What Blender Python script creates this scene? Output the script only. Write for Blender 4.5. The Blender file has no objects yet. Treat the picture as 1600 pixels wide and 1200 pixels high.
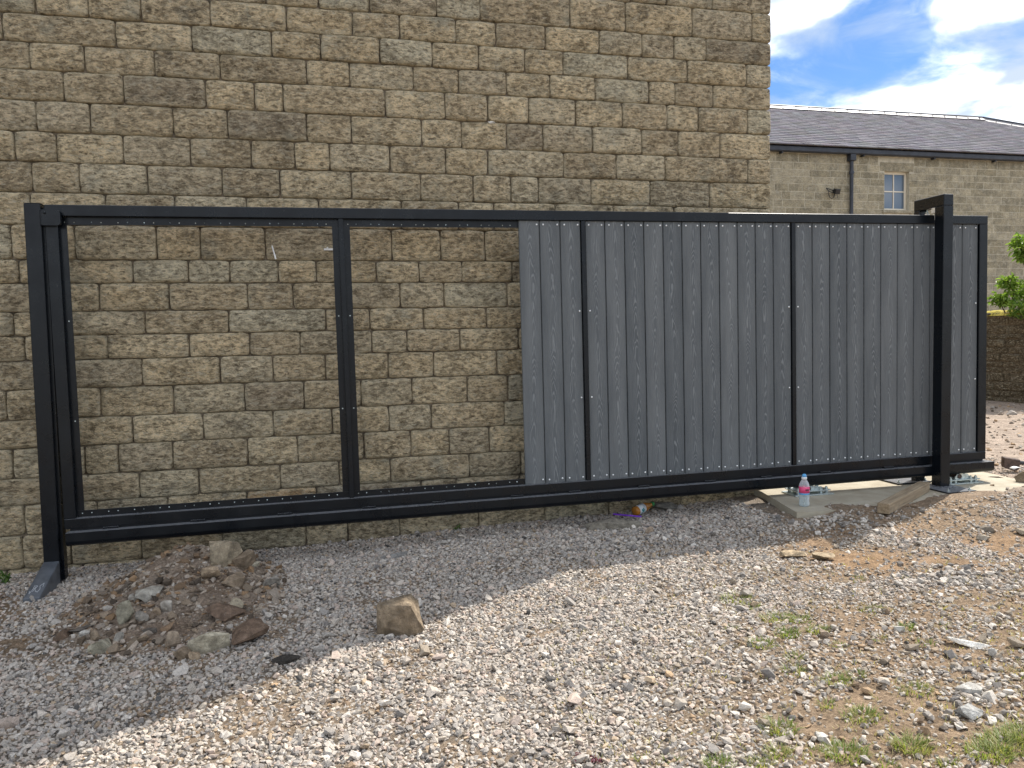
import bpy, bmesh, math, random
import numpy as np
from mathutils import Vector, Matrix, noise as mnoise

scene = bpy.context.scene
COL = scene.collection
EYE = 1.5                                   # camera height, metres
F = 1202.0                                  # focal length in pixels of the 1600x1200 photograph
YAW, PITCH, ROLL = math.radians(13.481), math.radians(3.370), math.radians(1.146)

# ------------------------------------------------------------------ camera
def cam_axes():
    cy, sy, cp, sp = math.cos(YAW), math.sin(YAW), math.cos(PITCH), math.sin(PITCH)
    fwd = np.array([sy*cp, cy*cp, -sp]); r = np.array([cy, -sy, 0.0]); d = np.cross(fwd, r)
    cr, sr = math.cos(ROLL), math.sin(ROLL)
    return r*cr + d*sr, -r*sr + d*cr, fwd
AX = cam_axes()
cd = bpy.data.cameras.new('camera'); cam = bpy.data.objects.new('camera', cd); COL.objects.link(cam)
cd.sensor_width = 36.0; cd.lens = F/1600*36; cd.clip_start = 0.05; cd.clip_end = 2000
m = Matrix.Identity(4)
for i in range(3):
    m[i][0] = AX[0][i]; m[i][1] = -AX[1][i]; m[i][2] = -AX[2][i]
m[2][3] = EYE
cam.matrix_world = m
scene.camera = cam
scene.render.resolution_x, scene.render.resolution_y = 1024, 768

# ------------------------------------------------------------------ light
SUN_AZ = math.radians(59.5)                 # towards the sun: from +y turned to +x
SUN_EL = math.radians(51.5)
scene.view_settings.view_transform = 'Standard'
scene.view_settings.look = 'None'
scene.view_settings.gamma = 1.0
scene.view_settings.exposure = 1.48
w = bpy.data.worlds.new('World'); scene.world = w; w.use_nodes = True
def build_world():
    nt = w.node_tree; nt.nodes.clear(); L = nt.links.new
    def n(t, **k):
        x = nt.nodes.new(t)
        for a, b in k.items(): setattr(x, a, b)
        return x
    out = n('ShaderNodeOutputWorld'); bg = n('ShaderNodeBackground'); bg.inputs[1].default_value = 0.145
    sky = n('ShaderNodeTexSky', sky_type='NISHITA', sun_disc=False)
    sky.sun_elevation = SUN_EL; sky.sun_rotation = SUN_AZ
    sky.air_density = 1.0; sky.dust_density = 0.0; sky.ozone_density = 2.5
    tc = n('ShaderNodeTexCoord'); sep = n('ShaderNodeSeparateXYZ'); L(tc.outputs['Generated'], sep.inputs[0])
    def math_(op, a, b=None, clamp=False):
        x = n('ShaderNodeMath', operation=op, use_clamp=clamp)
        for i, v in enumerate((a, b)):
            if v is None: continue
            if isinstance(v, (int, float)): x.inputs[i].default_value = v
            else: L(v, x.inputs[i])
        return x.outputs[0]
    den = math_('MAXIMUM', math_('ADD', sep.outputs[2], 0.16), 0.02)
    comb = n('ShaderNodeCombineXYZ')
    L(math_('DIVIDE', sep.outputs[0], den), comb.inputs[0]); L(math_('DIVIDE', sep.outputs[1], den), comb.inputs[1])
    mp = n('ShaderNodeMapping'); L(comb.outputs[0], mp.inputs[0]); mp.inputs['Location'].default_value = CLOUD_OFF
    def noise(scale, detail, rough, dist=0.0, off=0.0):
        x = n('ShaderNodeTexNoise'); x.inputs['Scale'].default_value = scale; x.inputs['Detail'].default_value = detail
        x.inputs['Roughness'].default_value = rough; x.inputs['Distortion'].default_value = dist
        v = n('ShaderNodeVectorMath', operation='ADD'); L(mp.outputs[0], v.inputs[0]); v.inputs[1].default_value = (off, off*.7, off*1.3)
        L(v.outputs[0], x.inputs['Vector']); return x.outputs[0]
    def ramp(v, a, b):
        x = n('ShaderNodeMapRange', interpolation_type='SMOOTHSTEP'); L(v, x.inputs[0])
        x.inputs[1].default_value = a; x.inputs[2].default_value = b; return x.outputs[0]
    big = noise(2.1, 10, 0.55, 0.45)
    fac = ramp(big, 0.37, 0.60)
    wisps = math_('MULTIPLY', ramp(noise(3.2, 7, .6, .8, 7.3), 0.42, 0.75), 0.5)
    fac = math_('MAXIMUM', fac, wisps)
    shade = ramp(noise(3.0, 5, 0.5, 0.2, 3.1), 0.34, 0.60)
    ccol = n('ShaderNodeMix', data_type='RGBA'); L(shade, ccol.inputs[0])
    ccol.inputs[6].default_value = (8.2, 8.0, 7.8, 1); ccol.inputs[7].default_value = (1.75, 2.05, 2.45, 1)
    mix = n('ShaderNodeMix', data_type='RGBA'); L(math_('MULTIPLY', fac, ramp(sep.outputs[2], -0.01, 0.05)), mix.inputs[0])
    tint = n('ShaderNodeMix', data_type='RGBA', blend_type='MULTIPLY'); tint.inputs[0].default_value = 1.0
    L(sky.outputs[0], tint.inputs[6]); tint.inputs[7].default_value = (.225, .285, .355, 1)
    L(tint.outputs[2], mix.inputs[6]); L(ccol.outputs[2], mix.inputs[7])
    L(mix.outputs[2], bg.inputs[0]); L(bg.outputs[0], out.inputs[0])
CLOUD_OFF = (8.1, 4.4, 0.0)
build_world()
sd = bpy.data.lights.new('sun', 'SUN'); sd.energy = 2.45; sd.angle = math.radians(0.53); sd.color = (1.0, 0.94, 0.86)
sun = bpy.data.objects.new('sun', sd); COL.objects.link(sun)
SUNV = Vector((math.sin(SUN_AZ)*math.cos(SUN_EL), math.cos(SUN_AZ)*math.cos(SUN_EL), math.sin(SUN_EL)))
sun.location = SUNV*60
sun.rotation_euler = SUNV.to_track_quat('Z', 'Y').to_euler()

# ------------------------------------------------------------------ pixel -> direction
def ray(px, py):
    a, b = (px-800)/F, (py-600)/F
    return AX[0]*a + AX[1]*b + AX[2]
def on_y(px, py, y):
    v = ray(px, py); v = v*(y/v[1]); return float(v[0]), y, float(v[2]) + EYE
def on_z(px, py, z):
    v = ray(px, py); v = v*((z-EYE)/v[2]); return float(v[0]), float(v[1]), z
def project(x, y, z):
    q = np.stack([x, y, z-EYE], -1)
    d = q@AX[2]; return 800+F*(q@AX[0])/d, 600+F*(q@AX[1])/d, d

# ------------------------------------------------------------------ numpy value noise
def _hash(ix, iy, seed):
    h = (ix.astype(np.int64)*374761393 + iy.astype(np.int64)*668265263 + seed*1442695041) & 0x7fffffff
    h = ((h ^ (h >> 13))*1274126177) & 0x7fffffff
    return ((h ^ (h >> 16)) & 0xffff)/65535.0
def vnoise(x, y, seed=0):
    x = np.asarray(x, float); y = np.asarray(y, float)
    ix, iy = np.floor(x), np.floor(y); fx, fy = x-ix, y-iy
    fx = fx*fx*(3-2*fx); fy = fy*fy*(3-2*fy)
    a, b = _hash(ix, iy, seed), _hash(ix+1, iy, seed); c, d = _hash(ix, iy+1, seed), _hash(ix+1, iy+1, seed)
    return (a*(1-fx)+b*fx)*(1-fy) + (c*(1-fx)+d*fx)*fy
def fbm(x, y, seed=0, n=4):
    s = 0; a = .5; t = 0
    for i in range(n):
        s = s + a*vnoise(x*2**i, y*2**i, seed+i*17); t += a; a *= .5
    return s/t

# ------------------------------------------------------------------ material helpers
class MT:
    def __init__(s, name):
        s.m = bpy.data.materials.new(name); s.m.use_nodes = True; s.nt = s.m.node_tree
        s.b = s.nt.nodes['Principled BSDF']; s.out = s.nt.nodes['Material Output']
    def n(s, t, **k):
        x = s.nt.nodes.new(t)
        for a, b in k.items(): setattr(x, a, b)
        return x
    def put(s, sock, v):
        if isinstance(v, bpy.types.NodeSocket): s.nt.links.new(v, sock)
        elif v is not None:
            if isinstance(v, tuple) and len(v) == 3 and sock.type == 'RGBA': v = v + (1,)
            sock.default_value = v
    def set(s, **k):
        for a, v in k.items(): s.put(s.b.inputs[a.replace('_', ' ')], v)
        return s
    def math(s, op, a, b=None, clamp=False):
        x = s.n('ShaderNodeMath', operation=op, use_clamp=clamp); s.put(x.inputs[0], a); s.put(x.inputs[1], b); return x.outputs[0]
    def pos(s): return s.n('ShaderNodeNewGeometry').outputs['Position']
    def obj(s): return s.n('ShaderNodeTexCoord').outputs['Object']
    def rnd(s): return s.n('ShaderNodeObjectInfo').outputs['Random']
    def ocol(s): return s.n('ShaderNodeObjectInfo').outputs['Color']
    def attr(s, name):
        x = s.n('ShaderNodeAttribute'); x.attribute_name = name; return x
    def vadd(s, v, o):
        x = s.n('ShaderNodeVectorMath', operation='ADD'); s.put(x.inputs[0], v); s.put(x.inputs[1], o); return x.outputs[0]
    def map(s, v, scale=(1, 1, 1), rot=(0, 0, 0), loc=(0, 0, 0)):
        x = s.n('ShaderNodeMapping'); s.put(x.inputs[0], v)
        x.inputs['Scale'].default_value = scale; x.inputs['Rotation'].default_value = rot; x.inputs['Location'].default_value = loc
        return x.outputs[0]
    def noise(s, v, scale, detail=4, rough=.55, dist=0):
        x = s.n('ShaderNodeTexNoise'); s.put(x.inputs['Vector'], v)
        x.inputs['Scale'].default_value = scale; x.inputs['Detail'].default_value = detail
        x.inputs['Roughness'].default_value = rough; x.inputs['Distortion'].default_value = dist
        return x.outputs[0]
    def ramp(s, v, a, b, c=0.0, d=1.0):
        x = s.n('ShaderNodeMapRange', interpolation_type='SMOOTHSTEP'); s.put(x.inputs[0], v)
        for i, q in enumerate((a, b, c, d)): x.inputs[i+1].default_value = q
        return x.outputs[0]
    def mix(s, f, a, b, mode='MIX'):
        x = s.n('ShaderNodeMix', data_type='RGBA', blend_type=mode); s.put(x.inputs[0], f); s.put(x.inputs[6], a); s.put(x.inputs[7], b)
        return x.outputs[2]
    def bump(s, h, dist=.01, strength=1.0):
        x = s.n('ShaderNodeBump'); x.inputs['Strength'].default_value = strength; x.inputs['Distance'].default_value = dist
        s.put(x.inputs['Height'], h); s.nt.links.new(x.outputs[0], s.b.inputs['Normal']); return s

def m_wallstone():
    M = MT('gritstone'); sc = M.attr('scol'); ed = M.attr('edge').outputs['Fac']
    al = M.math('MULTIPLY', sc.outputs['Alpha'], 41.0)
    cx = M.n('ShaderNodeCombineXYZ'); M.put(cx.inputs[0], al); M.put(cx.inputs[2], al); M.put(cx.inputs[1], al)
    p = M.vadd(M.pos(), cx.outputs[0])
    st = M.map(p, (1, 1, 1.9), (0, .35, 0)); st2 = M.map(p, (1, 1, 2.4), (0, -.30, 0))
    nA = M.noise(p, 5.5, 6, .62, .4); nB = M.noise(st, 21, 8, .68, .25); nC = M.noise(p, 130, 3, .6); nD = M.noise(st, 48, 5, .65, .25)
    c = M.mix(1.0, sc.outputs['Color'], M.mix(M.ramp(nA, .3, .7), (.60, .58, .55), (1.22, 1.18, 1.12)), 'MULTIPLY')
    c = M.mix(M.math('MULTIPLY', M.ramp(nB, .54, .36), .68), c, (.125, .100, .060))
    c = M.mix(M.math('MULTIPLY', M.ramp(nB, .46, .64), .70), c, M.mix(.45, M.mix(1.0, sc.outputs['Color'], (1.75, 1.72, 1.66), 'MULTIPLY'), (.58, .50, .34)))
    c = M.mix(M.math('MULTIPLY', M.ramp(nD, .54, .66), .48), c, M.mix(.35, M.mix(1.0, sc.outputs['Color'], (1.9, 1.86, 1.75), 'MULTIPLY'), (.60, .53, .38)))
    lim = M.math('MULTIPLY', ed, M.ramp(nA, .35, .65, .25, .95))
    c = M.mix(lim, c, (.50, .45, .34))
    gre = M.noise(p, 3.2, 5, .65, .3)
    c = M.mix(M.math('MULTIPLY', M.ramp(gre, .54, .72), .50), c, (.28, .285, .245))
    blk = M.math('MULTIPLY', M.ramp(M.noise(M.vadd(p, (9, 3, 5)), 4.2, 8, .75, .3), .54, .74), .80)
    c = M.mix(blk, c, (.045, .04, .034))
    c = M.mix(1.0, c, (1.42, 1.36, 1.24), 'MULTIPLY')
    c = M.mix(M.math('MULTIPLY', M.ramp(M.noise(st2, 26, 7, .68, .3), .53, .63), .62), c, (.64, .575, .43))
    c = M.mix(M.math('MULTIPLY', M.ramp(M.noise(M.vadd(st2, (.012, 0, .010)), 26, 7, .68, .3), .48, .37), .70), c, (.085, .064, .038))
    c = M.mix(M.math('MULTIPLY', M.ramp(nC, .66, .74), .5), c, (.62, .60, .53))
    c = M.mix(M.math('MULTIPLY', M.ramp(nC, .38, .28), .55), c, (.03, .026, .02))
    M.set(Base_Color=c, Roughness=.93); M.b.inputs['Specular IOR Level'].default_value = .2
    h = M.math('ADD', M.math('MULTIPLY', nB, 1.0), M.math('ADD', M.math('MULTIPLY', nD, .45), M.math('MULTIPLY', nC, .16)))
    return M.bump(h, .055, 1.0).m
def m_simple(name, col, rough=.7, metal=0.0, var=.25, scale=20, bump=.0, spec=.5, coord='obj'):
    M = MT(name); p = M.obj() if coord == 'obj' else M.pos()
    n1 = M.noise(p, scale, 5, .6)
    lo = tuple(v*(1-var) for v in col); hi = tuple(min(1, v*(1+var)) for v in col)
    M.set(Base_Color=M.mix(M.ramp(n1, .3, .7), lo, hi), Roughness=rough, Metallic=metal); M.b.inputs['Specular IOR Level'].default_value = spec
    if bump: M.bump(M.noise(p, scale*3, 5, .65), bump, .8)
    return M.m
def m_paint():
    M = MT('black_gloss_paint'); p = M.pos()
    du = M.ramp(M.noise(M.map(p, (1, 1, .5)), 3.5, 6, .65, .5), .5, .78)
    fi = M.noise(p, 60, 4, .6)
    c = M.mix(M.math('MULTIPLY', du, .22), (.0038, .0056, .0082), (.034, .035, .035))
    c = M.mix(M.math('MULTIPLY', M.ramp(fi, .66, .76), .35), c, (.12, .12, .115))
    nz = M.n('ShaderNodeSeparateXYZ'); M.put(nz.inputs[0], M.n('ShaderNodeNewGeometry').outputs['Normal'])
    c = M.mix(M.math('MULTIPLY', M.ramp(nz.outputs[2], .6, .9), M.ramp(fi, .3, .6, .55, .95)), c, (.20, .205, .215))  # pale dust on upward faces, also painting in the ledges' sky highlight
    M.set(Base_Color=c, Roughness=M.ramp(M.noise(p, 7, 5, .6), .3, .75, .24, .40)); M.b.inputs['Specular IOR Level'].default_value = .30
    return M.bump(M.noise(p, 45, 3, .5), .0006, .35).m
def m_board():
    M = MT('composite_board'); o = M.obj(); r = M.rnd()
    sp = M.n('ShaderNodeSeparateXYZ'); M.put(sp.inputs[0], o)
    rr = M.math('MULTIPLY', r, 53.0)
    def vec(x, z, k=1.0):
        q = M.n('ShaderNodeCombineXYZ'); M.put(q.inputs[0], x); M.put(q.inputs[1], rr); M.put(q.inputs[2], z); return q.outputs[0]
    lowf = M.noise(vec(M.math('MULTIPLY', sp.outputs[0], 7.0), M.math('MULTIPLY', sp.outputs[2], 2.2)), 1.0, 3, .5, .2)
    fine = M.noise(vec(M.math('MULTIPLY', sp.outputs[0], 120.0), M.math('MULTIPLY', sp.outputs[2], 9.0)), 1.0, 3, .55)
    xx = M.math('ADD', sp.outputs[0], M.math('MULTIPLY', M.math('SUBTRACT', M.noise(vec(0.0, M.math('MULTIPLY', sp.outputs[2], 1.1)), 1.0, 2, .5), .5), .08))
    par = M.math('MULTIPLY', M.math('MULTIPLY', xx, xx), 1900.0)
    ph = M.math('ADD', M.math('ADD', par, M.math('MULTIPLY', M.math('SUBTRACT', sp.outputs[2], .9), 6.5)),
                M.math('ADD', M.math('MULTIPLY', lowf, 7.0), M.math('MULTIPLY', fine, .55)))
    sn = M.math('SINE', M.math('MULTIPLY', ph, 9.6))
    grain = M.math('MULTIPLY', M.ramp(sn, .10, 1.0), M.ramp(fine, .28, .58, .30, 1.0))
    cen = M.ramp(M.math('ABSOLUTE', xx), .072, .046, .50, 1.0)
    grain = M.math('MULTIPLY', grain, cen)
    base = M.mix(r, (.086, .096, .102), (.128, .138, .142))
    blot = M.ramp(M.noise(vec(M.math('MULTIPLY', sp.outputs[0], 14.0), M.math('MULTIPLY', sp.outputs[2], 2.0)), 1.0, 4, .6), .3, .7)
    base = M.mix(1.0, base, M.mix(blot, (.84, .85, .86), (1.14, 1.13, 1.12)), 'MULTIPLY')
    c = M.mix(M.math('MULTIPLY', grain, .48), base, (.30, .315, .32))
    M.set(Base_Color=c, Roughness=.62); M.b.inputs['Specular IOR Level'].default_value = .35
    return M.bump(M.math('ADD', grain, M.math('MULTIPLY', fine, .4)), .0016, .8).m
def m_gravel():
    M = MT('gravel'); sc = M.attr('scol'); p = M.pos()
    n1 = M.noise(p, 160, 4, .6)
    c = M.mix(1.0, sc.outputs['Color'], M.mix(M.ramp(n1, .3, .7), (.78, .77, .75), (1.15, 1.14, 1.12)), 'MULTIPLY')
    M.set(Base_Color=c, Roughness=.9); M.b.inputs['Specular IOR Level'].default_value = .25
    return M.bump(n1, .002, .6).m
def m_ground():
    M = MT('ground'); sc = M.attr('scol'); p = M.pos()
    n1 = M.noise(p, 9, 8, .65, .2); n2 = M.noise(p, 70, 6, .68); n3 = M.noise(p, 260, 3, .6)
    c = M.mix(1.0, sc.outputs['Color'], M.mix(M.ramp(n1, .32, .68), (.74, .73, .72), (1.24, 1.22, 1.2)), 'MULTIPLY')
    c = M.mix(1.0, c, M.mix(M.ramp(n2, .32, .68), (.62, .61, .60), (1.35, 1.34, 1.32)), 'MULTIPLY')
    c = M.mix(M.math('MULTIPLY', M.ramp(n2, .60, .70), .55), c, (.40, .365, .32))
    c = M.mix(M.math('MULTIPLY', M.ramp(n3, .62, .72), .45), c, (.45, .42, .38))
    M.set(Base_Color=c, Roughness=.95); M.b.inputs['Specular IOR Level'].default_value = .15
    return M.bump(M.math('ADD', M.math('MULTIPLY', n2, 1.0), M.math('MULTIPLY', n3, .4)), .018, .9).m
def m_rock():
    M = MT('rock'); o = M.pos(); c0 = M.ocol()
    n1 = M.noise(o, 22, 6, .62, .3); n2 = M.noise(o, 110, 5, .65)
    c = M.mix(1.0, c0, M.mix(M.ramp(n1, .3, .7), (.62, .60, .57), (1.35, 1.33, 1.28)), 'MULTIPLY')
    c = M.mix(M.math('MULTIPLY', M.ramp(n1, .54, .70), .5), c, M.mix(1.0, c0, (1.7, 1.7, 1.65), 'MULTIPLY'))
    c = M.mix(M.math('MULTIPLY', M.ramp(n2, .60, .72), .5), c, (.42, .39, .34))
    c = M.mix(M.math('MULTIPLY', M.ramp(n2, .42, .30), .7), c, (.05, .042, .035))
    M.set(Base_Color=c, Roughness=.92); M.b.inputs['Specular IOR Level'].default_value = .25
    return M.bump(M.math('ADD', n1, M.math('MULTIPLY', n2, .5)), .014, .9).m
def m_housestone():
    M = MT('pale_ashlar'); p = M.pos(); r = M.rnd()
    n1 = M.noise(p, 4, 6, .6); n2 = M.noise(M.map(p, (1, 1, 2)), 22, 5, .65)
    base = M.mix(r, (.26, .232, .165), (.39, .35, .26))
    c = M.mix(1.0, base, M.mix(M.ramp(n1, .3, .7), (.72, .73, .74), (1.22, 1.2, 1.15)), 'MULTIPLY')
    c = M.mix(1.0, c, M.mix(M.ramp(n2, .3, .7), (.70, .70, .70), (1.28, 1.27, 1.25)), 'MULTIPLY')
    c = M.mix(M.math('MULTIPLY', M.ramp(M.noise(p, 9, 6, .7, .5), .50, .66), .6), c, (.46, .43, .34))
    M.set(Base_Color=c, Roughness=.95); M.b.inputs['Specular IOR Level'].default_value = .2
    return M.bump(n2, .02, .8).m
def m_slate():
    M = MT('roof_slate'); sc = M.attr('scol'); p = M.pos()
    n1 = M.noise(p, 3, 6, .6); n2 = M.noise(M.map(p, (1, 1, 1)), 30, 5, .65)
    c = M.mix(1.0, sc.outputs['Color'], M.mix(M.ramp(n2, .3, .7), (.75, .75, .75), (1.25, 1.25, 1.24)), 'MULTIPLY')
    c = M.mix(M.math('MULTIPLY', M.ramp(n1, .55, .75), .4), c, (.26, .24, .20))
    M.set(Base_Color=c, Roughness=.8); M.b.inputs['Specular IOR Level'].default_value = .25
    return M.bump(n2, .01, .5).m
def m_leaf(name, c1, c2, trans=.45):
    M = MT(name); sc = M.attr('scol')
    c = M.mix(sc.outputs['Alpha'], c1, c2)
    M.set(Base_Color=c, Roughness=.5)
    tr = M.n('ShaderNodeBsdfTranslucent'); M.put(tr.inputs[0], M.mix(1.0, c, (1.5, 1.6, .8), 'MULTIPLY'))
    mx = M.n('ShaderNodeMixShader'); mx.inputs[0].default_value = trans
    M.nt.links.new(M.b.outputs[0], mx.inputs[1]); M.nt.links.new(tr.outputs[0], mx.inputs[2]); M.nt.links.new(mx.outputs[0], M.out.inputs[0])
    return M.m
def m_concrete():
    M = MT('concrete'); p = M.pos()
    n1 = M.noise(p, 4, 6, .6, .3); n2 = M.noise(p, 60, 5, .65)
    c = M.mix(M.ramp(n1, .32, .68), (.33, .285, .205), (.43, .39, .30))
    c = M.mix(M.math('MULTIPLY', M.ramp(n2, .6, .75), .4), c, (.2, .17, .12))
    M.set(Base_Color=c, Roughness=.92)
    return M.bump(M.math('ADD', n1, M.math('MULTIPLY', n2, .35)), .012, .7).m
def m_timber():
    M = MT('sawn_timber'); o = M.obj()
    n1 = M.noise(M.map(o, (3, 60, 60)), 1.0, 5, .6, .4); n2 = M.noise(o, 14, 5, .6)
    c = M.mix(M.ramp(n1, .3, .7), (.20, .145, .085), (.36, .28, .18))
    c = M.mix(M.math('MULTIPLY', M.ramp(n2, .52, .72), .5), c, (.13, .10, .07))
    M.set(Base_Color=c, Roughness=.85)
    return M.bump(n1, .003, .7).m
def m_clear(name, tint, rough=.05, alpha=.25):
    M = MT(name)
    tr = M.n('ShaderNodeBsdfTransparent'); tr.inputs[0].default_value = tint + (1,)
    M.set(Base_Color=(.85, .9, .92), Roughness=rough)
    mx = M.n('ShaderNodeMixShader')
    fr = M.n('ShaderNodeLayerWeight'); fr.inputs[0].default_value = .35
    f = M.math('ADD', M.math('MULTIPLY', fr.outputs['Facing'], .55), alpha, True)
    M.put(mx.inputs[0], f)
    M.nt.links.new(tr.outputs[0], mx.inputs[1]); M.nt.links.new(M.b.outputs[0], mx.inputs[2]); M.nt.links.new(mx.outputs[0], M.out.inputs[0])
    return M.m

MAT = dict(
    stone=m_wallstone(), mortar=m_simple('dark_mortar', (.20, .165, .12), .95, var=.5, scale=30, bump=.01, spec=.1, coord='pos'),
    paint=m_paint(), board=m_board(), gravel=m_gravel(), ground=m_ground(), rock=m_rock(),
    hstone=m_housestone(), hmortar=m_simple('pale_pointing', (.50, .46, .36), .95, var=.2, scale=8, spec=.1, coord='pos'),
    slate=m_slate(), concrete=m_concrete(), timber=m_timber(),
    screw=m_simple('zinc_screw', (.86, .87, .86), .30, .35, .05), zinc=m_simple('galvanised_steel', (.50, .56, .55), .42, .75, .25, 60, .001),
    nylon=m_simple('nylon', (.72, .68, .60), .5), white=m_simple('white_plastic', (.78, .78, .76), .45, 0, .06),
    lead=m_simple('grey_ridge', (.22, .21, .21), .5, 0, .25, 6), iron=m_simple('painted_iron', (.030, .036, .048), .5, 0, .3, 5),
    cream=m_simple('cream_joinery', (.72, .66, .54), .5, 0, .05, 5), rust=m_simple('rusty_steel', (.085, .058, .045), .75, .3, .5, 30, .003),
    amber=m_simple('amber_drink', (.42, .17, .025), .18, 0, .1, 8), green=m_simple('green_cap', (.02, .20, .05), .3, 0, .1, 8),
    teal=m_simple('teal_print', (.03, .22, .24), .5, 0, .1), paper=m_simple('paper_label', (.66, .70, .72), .6, 0, .08, 12),
    pink=m_simple('pink_label', (.74, .07, .20), .4, 0, .06), blue=m_simple('blue_cap', (.10, .36, .66), .35, 0, .05),
    purple=m_simple('purple_plastic', (.17, .035, .50), .3, 0, .06), ink=m_simple('dark_print', (.12, .05, .08), .5, 0, .1),
    clear=m_clear('clear_plastic', (.93, .96, .97)), water=m_clear('water', (.80, .86, .86), .05, .10),
    moss=m_simple('yellow_moss', (.42, .34, .05), .95, 0, .4, 30, .01), bark=m_simple('bark', (.10, .075, .05), .9, 0, .4, 20, .01),
    chalk=m_simple('chalk', (.62, .64, .66), .9, 0, .05), black=m_simple('black_plastic', (.015, .016, .018), .4, 0, .2),
    leaf=m_leaf('shrub_leaves', (.09, .165, .025), (.24, .34, .07)), grass=m_leaf('grass_blades', (.13, .21, .035), (.46, .39, .19), .35),
    weed=m_leaf('weed_leaves', (.06, .13, .03), (.14, .22, .05), .35), redweed=m_leaf('red_weed', (.12, .03, .05), (.20, .06, .07), .25),
)
def m_glass():
    M = MT('window_glass'); M.set(Base_Color=(.10, .14, .19), Roughness=.06); M.b.inputs['Specular IOR Level'].default_value = .9
    return M.m
MAT['glass'] = m_glass()
MAT['sky_sheen'] = m_simple('sky_sheen_black_steel', (.085, .094, .106), .38, 0, .35, 9, .0005, .5)  # foot's black steel lightened, the sky's reflection put into its colour

# ------------------------------------------------------------------ object helpers
def tag(o, label=None, cat=None, group=None, kind=None):
    for k, v in (('label', label), ('category', cat), ('group', group), ('kind', kind)):
        if v: o[k] = v
    return o
def empty(name, loc, label, cat, group=None, rot=(0, 0, 0)):
    o = bpy.data.objects.new(name, None); COL.objects.link(o); o.location = loc; o.rotation_euler = rot; o.empty_display_size = .1
    return tag(o, label, cat, group)
def link(name, me, mat=None, parent=None, loc=(0, 0, 0), rot=(0, 0, 0), smooth=False):
    o = bpy.data.objects.new(name, me); COL.objects.link(o); o.location = loc; o.rotation_euler = rot
    if parent: o.parent = parent
    if mat and not me.materials: me.materials.append(MAT[mat])
    if smooth: me.shade_smooth()
    return o
def mesh_np(name, V, Fq, scol=None, edge=None, nsides=4, sharp=False):
    """fast mesh from numpy arrays, all faces with the same number of sides"""
    me = bpy.data.meshes.new(name); V = np.asarray(V, np.float32); Fq = np.asarray(Fq, np.int32)
    nf = len(Fq)
    me.vertices.add(len(V)); me.vertices.foreach_set('co', V.ravel())
    me.loops.add(nf*nsides); me.loops.foreach_set('vertex_index', Fq.ravel())
    me.polygons.add(nf); me.polygons.foreach_set('loop_start', np.arange(0, nf*nsides, nsides, dtype=np.int32))
    me.polygons.foreach_set('loop_total', np.full(nf, nsides, np.int32))
    me.update(calc_edges=True)
    if sharp: me.attributes.new('sharp_face', 'BOOLEAN', 'FACE').data.foreach_set('value', np.ones(nf, bool))
    if scol is not None:
        a = me.attributes.new('scol', 'FLOAT_COLOR', 'POINT'); a.data.foreach_set('color', np.asarray(scol, np.float32).ravel())
    if edge is not None:
        a = me.attributes.new('edge', 'FLOAT', 'POINT'); a.data.foreach_set('value', np.asarray(edge, np.float32))
    return me
def from_bm(name, bm):
    me = bpy.data.meshes.new(name); bmesh.ops.recalc_face_normals(bm, faces=bm.faces[:]); bm.to_mesh(me); bm.free(); return me
def box(bm, x0, x1, y0, y1, z0, z1, bev=0.0, mtx=None):
    r = bmesh.ops.create_cube(bm, size=1.0)
    vs = r['verts']
    for v in vs:
        v.co = Vector(((x0+x1)/2 + v.co.x*(x1-x0), (y0+y1)/2 + v.co.y*(y1-y0), (z0+z1)/2 + v.co.z*(z1-z0)))
    if bev:
        es = list({e for v in vs for e in v.link_edges})
        g = bmesh.ops.bevel(bm, geom=es, offset=bev, segments=1, affect='EDGES', profile=.5)
        vs = list({v for f in g['faces'] for v in f.verts} | {v for v in vs if v.is_valid})
    if mtx is not None:
        for v in vs: v.co = mtx@v.co
    return vs
def bx(name, b, mat, parent=None, bev=.0, loc=(0, 0, 0), rot=(0, 0, 0)):
    bm = bmesh.new(); box(bm, *b, bev=bev); return link(name, from_bm(name, bm), mat, parent, loc, rot)
def cyl(bm, p0, p1, r0, r1=None, seg=12, cap=True):
    p0, p1 = Vector(p0), Vector(p1); r1 = r0 if r1 is None else r1
    ax = (p1-p0).normalized(); a = ax.orthogonal().normalized(); b = ax.cross(a)
    A = [bm.verts.new(p0+(a*math.cos(t)+b*math.sin(t))*r0) for t in (2*math.pi*i/seg for i in range(seg))]
    B = [bm.verts.new(p1+(a*math.cos(t)+b*math.sin(t))*r1) for t in (2*math.pi*i/seg for i in range(seg))]
    for i in range(seg): bm.faces.new((A[i], A[(i+1) % seg], B[(i+1) % seg], B[i]))
    if cap: bm.faces.new(A[::-1]); bm.faces.new(B)
def lathe(bm, prof, seg=20, mtx=None):
    rings = []
    for r, z in prof:
        rings.append([bm.verts.new((r*math.cos(2*math.pi*i/seg), r*math.sin(2*math.pi*i/seg), z)) for i in range(seg)])
    for A, B in zip(rings, rings[1:]):
        for i in range(seg): bm.faces.new((A[i], A[(i+1) % seg], B[(i+1) % seg], B[i]))
    if prof[0][0] > 1e-4: bm.faces.new(rings[0][::-1])
    if prof[-1][0] > 1e-4: bm.faces.new(rings[-1])
    if mtx is not None:
        for R in rings:
            for v in R: v.co = mtx@v.co
def tube(bm, pts, r, seg=8):
    for a, b in zip(pts, pts[1:]): cyl(bm, a, b, r, r, seg)

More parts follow.
